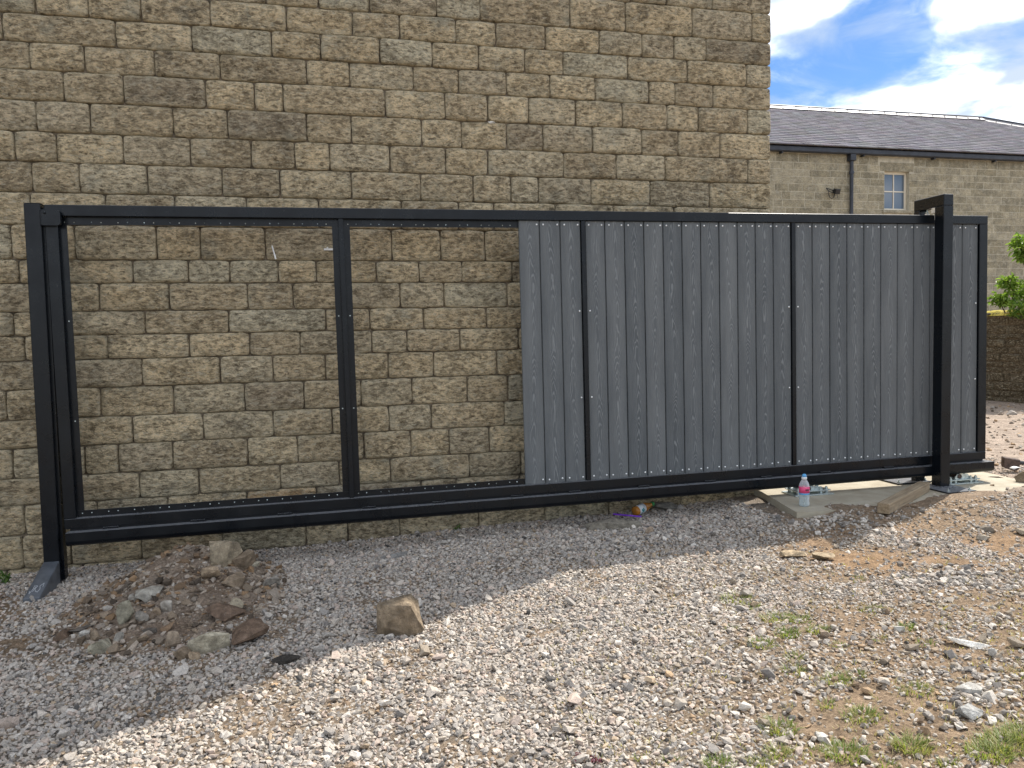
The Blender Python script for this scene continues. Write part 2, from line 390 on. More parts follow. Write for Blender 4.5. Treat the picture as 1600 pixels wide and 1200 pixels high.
# ------------------------------------------------------------------ ground heights
def zbase(x, y):
    x = np.asarray(x, float); y = np.asarray(y, float)
    z = 0.06 + .022*np.clip(x, -4, 5.5)
    near = np.exp(-((x-1.5)/9)**4)*np.exp(-((y-3.5)/7)**4)
    dx_ = np.clip((x-3.25)/.35, 0, 1); dy_ = np.clip((y-4.0)/.80, 0, 1); dn_ = np.clip((y-4.90)/.16, 0, 1)
    lip = (.070+.026*dx_-.022*np.clip((x-3.3)/1.8, 0, 1) + .05*(fbm(x*4.5, y*4.5, 63)-.5))*np.clip((x-2.7)/.55, 0, 1)*np.clip((6.4-x)/1.2, 0, 1)
    z = z + lip*dy_*dy_*(3-2*dy_)*(1-.55*dn_)*np.clip((7.5-y)/1.5, 0, 1)
    return z + near*((fbm(x*1.3, y*1.3, 5)-.5)*.05 + (fbm(x*5, y*5, 9)-.5)*.022)
HC = (-.86, 4.66)
def heap(x, y):
    x = np.asarray(x, float); y = np.asarray(y, float)
    u, v = (x-HC[0]), (y-HC[1])
    r = np.sqrt((u/.68)**2 + (v/.90)**2)
    prof = np.clip(1-r, 0, 1); prof = prof*prof*(3-2*prof)
    pk = np.exp(-(((x+.86)/.27)**2 + ((y-5.05)/.27)**2))
    h = .115*prof + .16*pk*np.clip((1.15-r)*3, 0, 1)
    return h*(1 + .5*(fbm(x*7, y*7, 33)-.5)) + prof*.03*(fbm(x*22, y*22, 41)-.5)
def surf(x, y): return zbase(x, y) + heap(x, y)
def on_ground(px, py):
    v = ray(px, py); lo, hi = 1.0, 60.0
    for _ in range(3):
        t = np.linspace(lo, hi, 500 if _ == 0 else 40); below = EYE + v[2]*t < surf(v[0]*t, v[1]*t)
        k = int(np.argmax(below)) if below.any() else len(t)-1
        lo, hi = t[max(k-1, 0)], t[k]
    return float(v[0]*hi), float(v[1]*hi), float(EYE+v[2]*hi)
def pxm(x, y, z):
    return F/float(np.array([x, y, z-EYE])@AX[2])

def gcolor(x, y):
    """soil colour of the ground: grey-brown under the gravel, brown earth and ochre sand to the right"""
    px, py, d = project(x, y, zbase(x, y))
    n = fbm(x*1.7, y*1.7, 71); n2 = fbm(x*4, y*4, 77)
    c = np.zeros(x.shape + (4,)); c[..., 3] = 1
    grey = np.array([.235, .205, .17]); brown = np.array([.27, .20, .135]); och = np.array([.36, .225, .12]); yard = np.array([.37, .305, .25])
    infront = d > .5
    earth = np.where(infront, np.clip((px-960-(1180-py)*.30)/300, 0, 1)*np.clip((n-.30)*5, 0.2, 1), 0)
    earth = np.maximum(earth, np.clip((n2-.56)*5, 0, .6)*np.clip((5.0-y)/.6, 0, 1))
    sand = np.where(infront & (px > 1200) & (py > 800) & (py < 915), np.clip((n2-.34)*4, 0, 1)*np.clip(1.3-np.abs(py-862)/48, 0, 1)*np.clip((px-1200)/80, 0, 1), 0)
    left = np.where(infront & (px < 120) & (py > 925) & (py < 1030), np.clip(1.2-px/110, 0, 1)*np.clip((n2-.3)*4, 0, 1), 0)
    yd = np.clip((x-4.3)/1.2, 0, 1)*np.clip((y-4.3)/.8, 0, 1)
    col = grey + (brown-grey)*np.maximum(earth, left)[..., None]
    col = col + (och-col)*sand[..., None]*.5
    col = col + (yard-col)*yd[..., None]
    c[..., :3] = col
    return c, earth, sand, yd, left

def build_ground():
    def axis(a0, a1, step, far):
        fine = np.arange(a0, a1, step); out = [a1]; s = step
        while out[-1] < far: s *= 1.28; out.append(out[-1]+s)
        neg = [a0]; s = step
        while neg[-1] > -far: s *= 1.28; neg.append(neg[-1]-s)
        return np.concatenate([np.array(neg[:0:-1]), fine, np.array(out)])
    xs = axis(-3.0, 7.2, .035, 400); ys = axis(1.2, 6.2, .035, 400)
    X, Y = np.meshgrid(xs, ys); Z = zbase(X, Y)
    c = gcolor(X, Y)[0]
    nx, ny = len(xs), len(ys)
    idx = np.arange(nx*ny).reshape(ny, nx)
    Fq = np.stack([idx[:-1, :-1], idx[:-1, 1:], idx[1:, 1:], idx[1:, :-1]], -1).reshape(-1, 4)
    me = mesh_np('ground', np.stack([X, Y, Z], -1).reshape(-1, 3), Fq, c.reshape(-1, 4))
    tag(link('ground', me, 'ground', smooth=True), 'gravel and bare earth yard in front of the gate', kind='structure')
build_ground()

# ------------------------------------------------------------------ gravel (uncountable)
WALL_Y = 5.65
CORNER_X = on_y(1205.5, 160, WALL_Y)[0]
def hull_variants(n, seed):
    rs = np.random.RandomState(seed); out = []
    bm = bmesh.new(); bmesh.ops.create_icosphere(bm, subdivisions=1, radius=1.0)
    base = np.array([v.co[:] for v in bm.verts]); faces = np.array([[v.index for v in f.verts] for f in bm.faces]); bm.free()
    for _ in range(n):
        V = base*(1+rs.uniform(-.42, .30, (len(base), 1))) + rs.uniform(-.26, .26, base.shape)
        out.append(V)
    return np.array(out), faces
GV, GF = hull_variants(40, 3)
def scatter(x, y, z, rad, cols, flat, rs, name):
    n = len(x); k = rs.randint(0, len(GV), n)
    V = GV[k].copy()
    V *= np.stack([rad*rs.uniform(.8, 1.35, n), rad*rs.uniform(.65, 1.05, n), rad*rs.uniform(.4, .8, n)*flat], -1)[:, None, :]
    a = rs.uniform(0, 6.833, n); ca, sa = np.cos(a), np.sin(a)
    tx, ty = rs.normal(0, .38, n), rs.normal(0, .38, n)
    X, Y, Z = V[..., 0], V[..., 1], V[..., 2]
    c, s = np.cos(tx)[:, None], np.sin(tx)[:, None]; Y, Z = Y*c-Z*s, Y*s+Z*c
    c, s = np.cos(ty)[:, None], np.sin(ty)[:, None]; X, Z = X*c+Z*s, -X*s+Z*c
    X, Y = X*ca[:, None]-Y*sa[:, None], X*sa[:, None]+Y*ca[:, None]
    V = np.stack([X+x[:, None], Y+y[:, None], Z+z[:, None]], -1)
    nv = V.shape[1]
    Fq = (GF[None] + (np.arange(n)*nv)[:, None, None]).reshape(-1, 3)
    C = np.repeat(cols, nv, 0)
    return mesh_np(name, V.reshape(-1, 3), Fq, C, nsides=3, sharp=True)
PAL = np.array([.97, .94, .91])*np.array([[.44, .415, .38], [.52, .475, .42], [.47, .40, .35], [.34, .325, .305], [.23, .22, .21], [.60, .575, .53], [.42, .34, .25], [.10, .098, .095]])
PALB = np.array([[.40, .355, .30], [.33, .28, .22], [.30, .22, .15], [.45, .41, .36], [.22, .18, .14], [.52, .48, .43], [.38, .27, .17], [.13, .11, .09]])
def build_gravel():
    rs = np.random.RandomState(11)
    def grid(x0, x1, y0, y1, p):
        X, Y = np.meshgrid(np.arange(x0, x1, p), np.arange(y0, y1, p)); X = X.ravel(); Y = Y.ravel()
        return X + rs.uniform(-.55, .55, X.shape)*p, Y + rs.uniform(-.55, .55, X.shape)*p
    def keep(x, y, mar=60):
        px, py, d = project(x, y, zbase(x, y))
        return (d > .4) & (px > -mar-140) & (px < 1600+mar) & (py < 1200+mar) & ~((y > WALL_Y-.005) & (x < CORNER_X+.02))
    parts = []
    slab = SLAB
    for layer, (p, rr, frac) in enumerate(((.0164, .0087, 1.0), (.0225, .0104, .60), (.085, .018, .30))):
        x, y = grid(-3.2, 6.6, 1.3, 6.6, p)
        k = keep(x, y); x, y = x[k], y[k]
        c, earth, sand, yd, left = gcolor(x, y)
        inslab = (x > slab[0]-.06) & (y > slab[1]-.06 + (x-slab[0])*.0) & (y < slab[3])
        clump = fbm(x*3.1, y*3.1, 91)
        prob = frac*(1-.80*earth*np.clip((clump-.30)*4, .25, 1))*(1-.86*sand)*(1-.6*yd)*(1-.75*left)
        prob = np.where(inslab & (x < 5.55), 0.02, prob)
        prob = np.where(heap(x, y) > .012+.02*clump, prob*.12, prob)
        k = rs.uniform(0, 1, len(x)) < prob
        x, y, earth, yd, clump = x[k], y[k], earth[k], yd[k], clump[k]
        n = len(x)
        rad = rr*np.exp(rs.normal(0, .26, n))*(1+.12*(clump-.5))
        br = (rs.uniform(0, 1, n) < np.maximum(earth*.75, yd*.6)) | (heap(x, y) > .01)
        ci = rs.choice(8, n, p=[.30, .21, .15, .15, .05, .07, .05, .02])
        cols = np.where(br[:, None], PALB[ci], PAL[ci])*rs.uniform(.82, 1.15, (n, 1))
        cols = np.concatenate([cols, rs.uniform(0, 1, (n, 1))], 1)
        z = surf(x, y) + rad*(.22 + .22*layer) - .001
        parts.append((x, y, z, rad, cols))
    # sparse chips over the far yard
    x, y = grid(3.7, 17, 6.6, 17, .13); k = keep(x, y) & (x > CORNER_X+.1) & (rs.uniform(0, 1, len(x)) < .5) & (x < 11.8)
    x, y = x[k], y[k]; n = len(x); rad = .022*np.exp(rs.normal(0, .35, n)); ci = rs.choice(8, n)
    cols = np.concatenate([PALB[ci]*rs.uniform(.8, 1.2, (n, 1)), rs.uniform(0, 1, (n, 1))], 1)
    parts.append((x, y, zbase(x, y)+rad*.2, rad, cols))
    # coarser grey chippings tipped on the right
    for (cx, cy, sx, sy, cnt) in ((1490, 905, 75, 22, 230), (1520, 1080, 55, 45, 150), (1290, 815, 120, 18, 150), (1010, 838, 150, 16, 200)):
        qx, qy = rs.normal(cx, sx*.6, cnt), rs.normal(cy, sy*.6, cnt)
        pts = np.array([on_ground(a, b) for a, b in zip(qx, np.clip(qy, 800, 1250))])
        kk = ~((pts[:, 1] > WALL_Y-.03) & (pts[:, 0] < CORNER_X+.05)) & ~((pts[:, 0] > slab[0]-.05) & (pts[:, 1] > slab[1]-.05) & (pts[:, 0] < 5.5))
        pts = pts[kk]; n = len(pts); rad = .014*np.exp(rs.normal(0, .35, n)); ci = rs.choice([0, 1, 3, 4, 5], n)
        cols = np.concatenate([PAL[ci]*rs.uniform(.8, 1.1, (n, 1)), rs.uniform(0, 1, (n, 1))], 1)
        parts.append((pts[:, 0], pts[:, 1], pts[:, 2]+rad*.3, rad, cols))
    x, y, z, rad, cols = [np.concatenate([q[i] for q in parts]) for i in range(5)]
    me = scatter(x, y, z, rad, cols, 1.0, rs, 'gravel')
    tag(link('gravel', me, 'gravel'), 'loose pale grey gravel spread over the yard', kind='stuff')
SLAB_Z = EYE-1.275
a_ = on_z(1245, 801, SLAB_Z); b_ = on_z(1190, 768, SLAB_Z)
SLAB = (a_[0], a_[1], 5.65, 6.05)           # x0, y front, x1, y back
build_gravel()

# ------------------------------------------------------------------ stone building
def stone_np(wd, ht, seed, depth=.07, amp=.0085, cell=.036):
    """rock-faced block: front at y=0 facing -y, centred in x and z; returns verts, quads, edge factor"""
    def ax(L):
        e = [0, .007, .02]; mid = max(2, int(round((L-.04)/cell)))
        t = list(np.linspace(.02, L-.02, mid+1))
        return np.array([0, .007] + t + [L-.007, L])
    xs, zs = ax(wd), ax(ht)
    X, Z = np.meshgrid(xs, zs)
    dx = np.minimum(X, wd-X); dz = np.minimum(Z, ht-Z); d = np.minimum(dx, dz)
    s = seed*13.37
    rel = (fbm(X*9+s, Z*17+s, seed, 3)-.5)*2*amp*1.6 + (fbm(X*26+s, Z*40, seed+5, 2)-.5)*2*amp*.8
    bulge = .004*(1-np.exp(-(d/.03)**2))
    Y = -(rel*np.clip(d/.02, 0, 1) + bulge) + .013*np.exp(-(d/.0060)**2)
    # wobble of the arrises and rounded corners
    wob = .0045
    X2 = X + np.where(dx < .02, (fbm(Z*16+s, X*0+s, seed+1, 2)-.5)*2*wob, 0)
    Z2 = Z + np.where(dz < .02, (fbm(X*10+s, Z*0+s, seed+2, 2)-.5)*2*wob, 0)
    rnd = np.clip(1-dx/.03, 0, 1)*np.clip(1-dz/.03, 0, 1)
    X2 = X2 + np.where(X < wd/2, 1, -1)*rnd*.007; Z2 = Z2 + np.where(Z < ht/2, 1, -1)*rnd*.007
    ny, nx = X.shape
    V = np.stack([X2-wd/2, Y, Z2-ht/2], -1).reshape(-1, 3)
    idx = np.arange(nx*ny).reshape(ny, nx)
    Fq = [np.stack([idx[:-1, :-1], idx[:-1, 1:], idx[1:, 1:], idx[1:, :-1]], -1).reshape(-1, 4)]
    ring = np.concatenate([idx[0, :], idx[1:, -1], idx[-1, -2::-1], idx[-2:0:-1, 0]])
    B = V[ring].copy(); B[:, 1] = depth
    nb = len(V) + np.arange(len(ring))
    Fq.append(np.stack([ring, nb, np.roll(nb, -1), np.roll(ring, -1)], -1))
    E = np.concatenate([np.clip(1-d/.026, 0, 1).ravel(), np.full(len(ring), .6)])
    return np.concatenate([V, B]), np.concatenate(Fq), E
STONE_TONES = [(1.52*t[0], 1.62*t[1], 1.78*t[2]) for t in [(.30, .235, .15), (.26, .205, .135), (.33, .265, .175), (.235, .195, .14), (.285, .24, .17), (.21, .165, .11), (.27, .245, .185)]]
def stone_color(rs, px=None, course=None):
    c = np.array(STONE_TONES[rs.choice(7, p=[.22, .19, .17, .12, .12, .10, .08])])*rs.uniform(.92, 1.10)
    c = c*.80 + np.array([.42, .365, .27])*.20
    if rs.uniform() < .025: c = np.array([.44, .30, .17])
    if rs.uniform() < .03: c = np.array([.25, .215, .17])
    return np.array([c[0], c[1], c[2], rs.uniform()])
def px_poly(line, x):
    pts = sorted(line)
    if len(pts) == 1: return pts[0][1]
    (x0, y0), (x1, y1) = pts[0], pts[-1]
    return y0 + (y1-y0)*(x-x0)/(x1-x0)
BEDS = [  # bed joints of the gable, top to bottom, points along each in the photograph
    [(1000, 3.75), (1206, 21.75)], [(330, 0), (600, 18), (1100, 59), (1206, 66.7)], [(0, 17), (600, 60), (1000, 88), (1206, 101)],
    [(0, 62), (600, 99), (1100, 130), (1204, 138)], [(0, 106), (600, 137), (1204, 172.5)], [(0, 154), (600, 181), (1204, 211)],
    [(0, 203), (600, 226), (1204, 249.4)], [(0, 250), (600, 269), (1204, 287)], [(0, 299), (600, 312), (1204, 325.5)],
    [(0, 350), (520, 356), (810, 361)], [(0, 403), (520, 407), (811, 410)], [(0, 441), (525, 441), (815, 443)],
    [(0, 486), (525, 482), (815, 481)], [(0, 524.5), (525, 518), (815, 512.5)], [(0, 564), (527, 552.6), (817, 547)],
    [(0, 610), (530, 593), (819, 585.6)], [(0, 657), (532, 636), (820, 627)], [(0, 703), (536, 677), (820.6, 664)],
    [(0, 749), (536, 720.6), (820.6, 704.5)], [(0, 793), (538, 760), (820.6, 739)], [(0, 838), (170, 830)], [(0, 890), (225, 874), (500, 854)]]
JOINTS = [  # perpend joints of each course (course i lies between bed i-1 and bed i)
    [1042, 1114],
    [497, 577, 682, 750.5, 891, 978, 1082, 1176],
    [54, 137, 219, 328, 447, 551, 624.5, 712, 775.6, 852.5, 937, 1003.6, 1054, 1104],
    [2, 179, 299, 424, 501, 593, 675, 748, 820.6, 880.6, 982, 1075, 1167],
    [46, 131, 241, 343, 479, 546, 646, 717, 792, 860, 930.5, 1015, 1056, 1115.5],
    [99, 193, 321, 397.5, 442.5, 602, 696, 762.5, 827, 900, 973, 1043, 1092, 1169],
    [56, 140, 270, 355.5, 479, 549, 659, 721, 792.5, 849, 926, 1003, 1061, 1126],
    [22, 87, 192, 297, 392, 460.5, 515, 609.5, 697, 762.5, 881, 964, 1040, 1169.5],
    [123, 229.5, 347, 437, 549, 657.5, 740, 799, 842, 924.5, 1017, 1110],
    [47, 165, 273, 385, 498, 627.5, 717, 772, 868, 959.5, 1055, 1171],
    [117, 244, 313, 414, 530, 612.5, 688.6, 758],
    [28, 207, 294, 358.5, 435, 494, 588, 655, 722, 801],
    [60, 154.5, 264, 387, 458, 540, 625.6, 694],
    [100, 226, 357, 509, 578, 662, 760.6],
    [37.5, 167.6, 295, 390, 469, 581, 636, 718.6, 810.5],
    [90, 222, 344, 426, 509, 607, 678, 777],
    [9.4, 156, 271, 382.5, 475, 564, 644, 731],
    [75, 207, 317, 427, 519, 607.6, 674, 789],
    [20, 132, 184.5, 270, 387, 465, 569, 642, 702.5, 765],
    [70, 217.5, 310.5, 438, 530, 610, 733.6],
    [37.5, 151, 262.5, 386, 495, 659, 714, 813],
    [36, 110, 221, 347, 478, 543.5, 625, 749, 852, 952, 1064, 1150],
    [9, 129, 262, 400, 520]]
def build_building():
    rs = np.random.RandomState(5)
    bz = []
    for L in BEDS: bz.append(np.mean([on_y(px, py, WALL_Y)[2] for px, py in L]))
    bz = [bz[0]+.33, ] + bz                            # upper side of course 0
    bz.append(bz[-1]-.19); 
    XL, XR = -5.5, CORNER_X
    g = float(zbase(0, WALL_Y))
    root = empty('stone_building', (0, WALL_Y, g-.1), 'large brown gritstone building wall rising behind the sliding gate', 'building')
    top = g+6.75
    def loc(x, y, z): return (x, y-WALL_Y, z-(g-.1))
    core = bx('wall_core', (XL-9, XR-.028, .03, 9.0, 0, top-(g-.1)), 'mortar', root)
    fill = []
    def add(x0, x1, z0, z1, solo, seed, axis=0):
        j = .0022
        x0 += j + rs.uniform(-.001, .0015); x1 -= j + rs.uniform(-.001, .0015); z0 += j; z1 -= j
        if x1-x0 < .05: return
        V, Fq, E = stone_np(x1-x0, z1-z0, seed, .2 if solo and x1 > XR-.02 else .06, amp=.010+.005*rs.uniform())
        off = rs.normal(0, .004)
        c = stone_color(rs)
        if solo:
            me = mesh_np('stone', V, Fq, np.tile(c, (len(V), 1)), E)
            link('stone', me, 'stone', root, loc((x0+x1)/2, WALL_Y+off, (z0+z1)/2), smooth=True)
        else:
            if axis == 1: V = np.stack([-V[:, 1], V[:, 0], V[:, 2]], -1) + np.array([XR, (x0+x1)/2, (z0+z1)/2])
            else: V = V + np.array([(x0+x1)/2, WALL_Y+off, (z0+z1)/2])
            fill.append((V, Fq, E, np.tile(c, (len(V), 1))))
    seed = 1
    for i in range(len(JOINTS)):
        z1, z0 = bz[i], bz[i+1]
        L = BEDS[min(max(i-1, 0), len(BEDS)-1)]; L2 = BEDS[min(i, len(BEDS)-1)]
        js = []
        for px in JOINTS[i]:
            pym = (px_poly(L, px)+px_poly(L2, px))/2 if i < len(BEDS) else 900
            js.append(on_y(px, pym, WALL_Y)[0])
        # unseen continuation to the left, and behind the boards to the right
        left = [js[0]-.25-.2*rs.uniform()]
        while left[-1] > XL: left.append(left[-1]-.28-.25*rs.uniform())
        xs = left[::-1] + js
        while xs[-1] < XR-.75: xs.append(xs[-1]+.3+.25*rs.uniform())
        if XR-xs[-1] > .62: xs.append(XR-.3)
        xs.append(XR)
        for a, b in zip(xs, xs[1:]):
            cx, cz = (a+b)/2, (z0+z1)/2
            pa = project(np.array([a, b, cx]), np.array([WALL_Y]*3), np.array([cz]*3))
            vis = pa[0][1] > 0 and pa[1][2] > -30
            if 9 < i < 21 and pa[0][0] > 822: vis = False
            if i == 0 and pa[0][1] < 950: vis = False
            if i == 1 and pa[0][1] < 340: vis = False
            if i > 21 and pa[0][0] > 420: vis = False
            add(a, b, z0, z1, vis, seed); seed += 1
    # courses above the picture and the return wall round the corner
    z = bz[0]
    while z < top-.05:
        h = min(.15+.05*rs.uniform(), top-z); x = XL
        while x < XR-.05:
            wd = .3+.3*rs.uniform(); x2 = min(x+wd, XR)
            if XR-x2 < .2: x2 = XR
            if x > -2.5: add(x, x2, z, z+h, False, seed); seed += 1
            x = x2
        z += h
    allz = bz[::-1]
    for z0, z1 in zip(allz, allz[1:]):
        y = WALL_Y+.2
        while y < WALL_Y+3.2:
            wd = .3+.3*rs.uniform(); add(y, y+wd, z0, z1, False, seed, 1); seed += 1; y += wd
    Vs, Fs, Es, Cs, o = [], [], [], [], 0
    for V, Fq, E, C in fill:
        Vs.append(V - np.array([0, WALL_Y, g-.1])); Fs.append(Fq+o); Es.append(E); Cs.append(C); o += len(V)
    me = mesh_np('stonework', np.concatenate(Vs), np.concatenate(Fs), np.concatenate(Cs), np.concatenate(Es))
    tag(link('stonework', me, 'stone', root, smooth=True), kind='stuff')
    # slate roof of the building, above the picture
    bm = bmesh.new()
    v = [bm.verts.new(q) for q in ((XL-9.2, .1, 6.83), (XR, .1, 6.83), (XR, 4.6, 9.25), (XL-9.2, 4.6, 9.25), (XL-9.2, 9.1, 6.83), (XR, 9.1, 6.83))]
    for q in ((0, 1, 2, 3), (3, 2, 5, 4), (1, 5, 2), (0, 3, 4), (0, 4, 5, 1)): bm.faces.new([v[i] for i in q])
    link('roof', from_bm('roof', bm), 'lead', root)
build_building()

# ------------------------------------------------------------------ concrete slab
def build_slab():
    x0, yf, x1, yb = SLAB
    rs = random.Random(4); bm = bmesh.new()
    pts = [(b_[0]+.03, yb), (b_[0], b_[1])]
    n = 14
    pts.append((x0, yf))
    for i in range(1, n):
        t = i/n; pts.append((x0+(x1-x0)*t, yf + .10*t*t*1.6 - .02*math.sin(t*9) + rs.uniform(-.02, .02)))
    pts += [(x1, yf+.3), (x1+.06, yb)]
    tv = [bm.verts.new((x, y, SLAB_Z+rs.uniform(-.002, .002))) for x, y in pts]
    bv = [bm.verts.new((x-.01, y-.012, SLAB_Z-.16)) for x, y in pts]
    bm.faces.new(tv)
    k = len(pts)
    for i in range(k): bm.faces.new((tv[i], bv[i], bv[(i+1) % k], tv[(i+1) % k]))
    bm.faces.new(bv[::-1])
    tag(link('concrete_slab', from_bm('concrete_slab', bm), 'concrete'), 'pale concrete foundation slab under the right end of the gate', 'slab')
build_slab()

# ------------------------------------------------------------------ sliding gate
GX, GY, GZ, GSL = -1.645, 5.32, EYE+.881-2.127, .0078
GL, GH = 7.01, 2.127
def build_gate():
    G = empty('sliding_gate', (GX, GY, GZ), 'long black steel sliding gate, half clad in grey boards', 'gate', rot=(0, -GSL, 0))
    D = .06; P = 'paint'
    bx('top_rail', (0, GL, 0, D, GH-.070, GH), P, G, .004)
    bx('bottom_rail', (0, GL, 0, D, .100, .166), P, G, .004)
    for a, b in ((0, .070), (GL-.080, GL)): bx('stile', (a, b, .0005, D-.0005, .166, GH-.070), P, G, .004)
    # running track: box with a rolled lower edge, wider than the frame
    bm = bmesh.new()
    prof = [(-.052, .086), (-.052, .032), (-.044, .012), (-.026, .0), (.078, .0), (.096, .012), (.100, .030), (.100, .086)]
    A = [bm.verts.new((.02, y, z)) for y, z in prof]; B = [bm.verts.new((GL+.035, y, z)) for y, z in prof]
    for i in range(len(prof)): bm.faces.new((A[i], A[(i+1) % 8], B[(i+1) % 8], B[i]))
    bm.faces.new(A); bm.faces.new(B[::-1])
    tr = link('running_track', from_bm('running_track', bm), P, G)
    bx('spacer_bar', (.03, GL-.02, .012, .05, .0862, .0998), P, G)
    rs = random.Random(8)
    for i in range(13):                                  # stitch welds along the track
        s = .25+i*.52+rs.uniform(-.05, .05); b = bmesh.new()
        for k in range(7): box(b, s+k*.013, s+.014+k*.013, -.004-.003*rs.random(), .006, .0865, .0985+.002*rs.random(), .002)
        link('weld', from_bm('weld', b), P, tr)
    mull = [1.781, 3.491, 5.201]
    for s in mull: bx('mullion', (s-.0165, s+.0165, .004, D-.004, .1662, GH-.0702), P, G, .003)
    ff, fb = .036, .041                                  # the angle flanges the boards screw onto
    bays = [(.070, mull[0]-.0165), (mull[0]+.0165, mull[1]-.0165), (mull[1]+.0165, mull[2]-.0165), (mull[2]+.0165, GL-.080)]
    for i, (a, b) in enumerate(bays):
        for (q, nm) in (((a, b, ff, fb, GH-.118, GH-.0705), 'flange'), ((a, b, ff, fb, .1665, .208), 'flange'),
                        ((a, a+.042, ff+.0004, fb-.0004, .2082, GH-.1182), 'flange'), ((b-.042, b, ff+.0004, fb-.0004, .2082, GH-.1182), 'flange')):
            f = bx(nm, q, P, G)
            if i < 2 and q[1]-q[0] > 1:                  # drilled and plugged fixing points waiting for boards
                bm = bmesh.new(); hz = (q[4]+q[5])/2-(.008 if q[4] > 1 else -.002); s = a+.03; k = 0
                lim = b if i == 0 else b-.47
                while s < lim-.02:
                    cyl(bm, (s, ff-.0015, hz+rs.uniform(-.002, .002)), (s, ff+.001, hz), .0036, seg=6); s += (.055, .098)[k % 2]; k += 1
                tag(link('fixing_points', from_bm('fixing_points', bm), 'zinc', f), kind='stuff')
            elif i < 2 and q[4] > .2 and q[5] < 2.02:
                bm = bmesh.new()
                for hz in (.78, 1.41): cyl(bm, ((q[0]+q[1])/2, ff-.0015, hz), ((q[0]+q[1])/2, ff+.001, hz), .0045, seg=6)
                tag(link('fixing_points', from_bm('fixing_points', bm), 'zinc', f), kind='stuff')
    # boards, each with its screws
    sb = bmesh.new(); lathe(sb, [(.0068, 0), (.0064, .0026), (.0040, .0044), (.0001, .0050)], 8, Matrix.Rotation(math.pi/2, 4, 'X'))
    screw = from_bm('screw', sb); screw.shade_smooth()
    z0, z1 = .1675, GH-.0715
    def board(a, b, skew, extra=(), noleft=False):
        wd = b-a; bm = bmesh.new()
        prof = [(-wd/2, .020), (-wd/2, .004), (-wd/2+.004, 0), (wd/2-.0085, 0), (wd/2-.0080, .0135), (wd/2, .014), (wd/2, .020)]
        A = [bm.verts.new((x, y, 0)) for x, y in prof]; B = [bm.verts.new((x, y, z1-z0)) for x, y in prof]
        for i in range(7): bm.faces.new((A[i], A[(i+1) % 7], B[(i+1) % 7], B[i]))
        bm.faces.new(A); bm.faces.new(B[::-1])
        o = link('board', from_bm('board', bm), 'board', G, ((a+b)/2, ff-.021+rs.uniform(0, .0012), z0))
        pts = [(s*(wd/2-.026)+rs.uniform(-.003, .003), h) for s in (-1, 1) for h in (.026+rs.uniform(-.003, .003), z1-z0-.026) if not (noleft and s < 0)]
        pts += [(s*(wd/2-.022), h-z0) for s, h in extra]
        for x, h in pts:
            c = bpy.data.objects.new('screw', screw); COL.objects.link(c); c.parent = o; c.location = (x, -.0002, h)
        if not screw.materials: screw.materials.append(MAT['screw'])
    for k in range(3):
        e = mull[1]-.0175-.1535*(2-k); board(e-.1535, e-.0005, 0, ((1, 1.41), (1, .78)) if k == 2 else (), k == 0)
    for (a, b) in bays[2:]:
        p = (b-a)/11
        for k in range(11):
            ex = ((-1, 1.41), (-1, .78)) if k == 0 else (((1, 1.41), (1, .78)) if k == 10 else ())
            board(a+p*k+.0005, a+p*(k+1)-.0005, 0, ex)
build_gate()

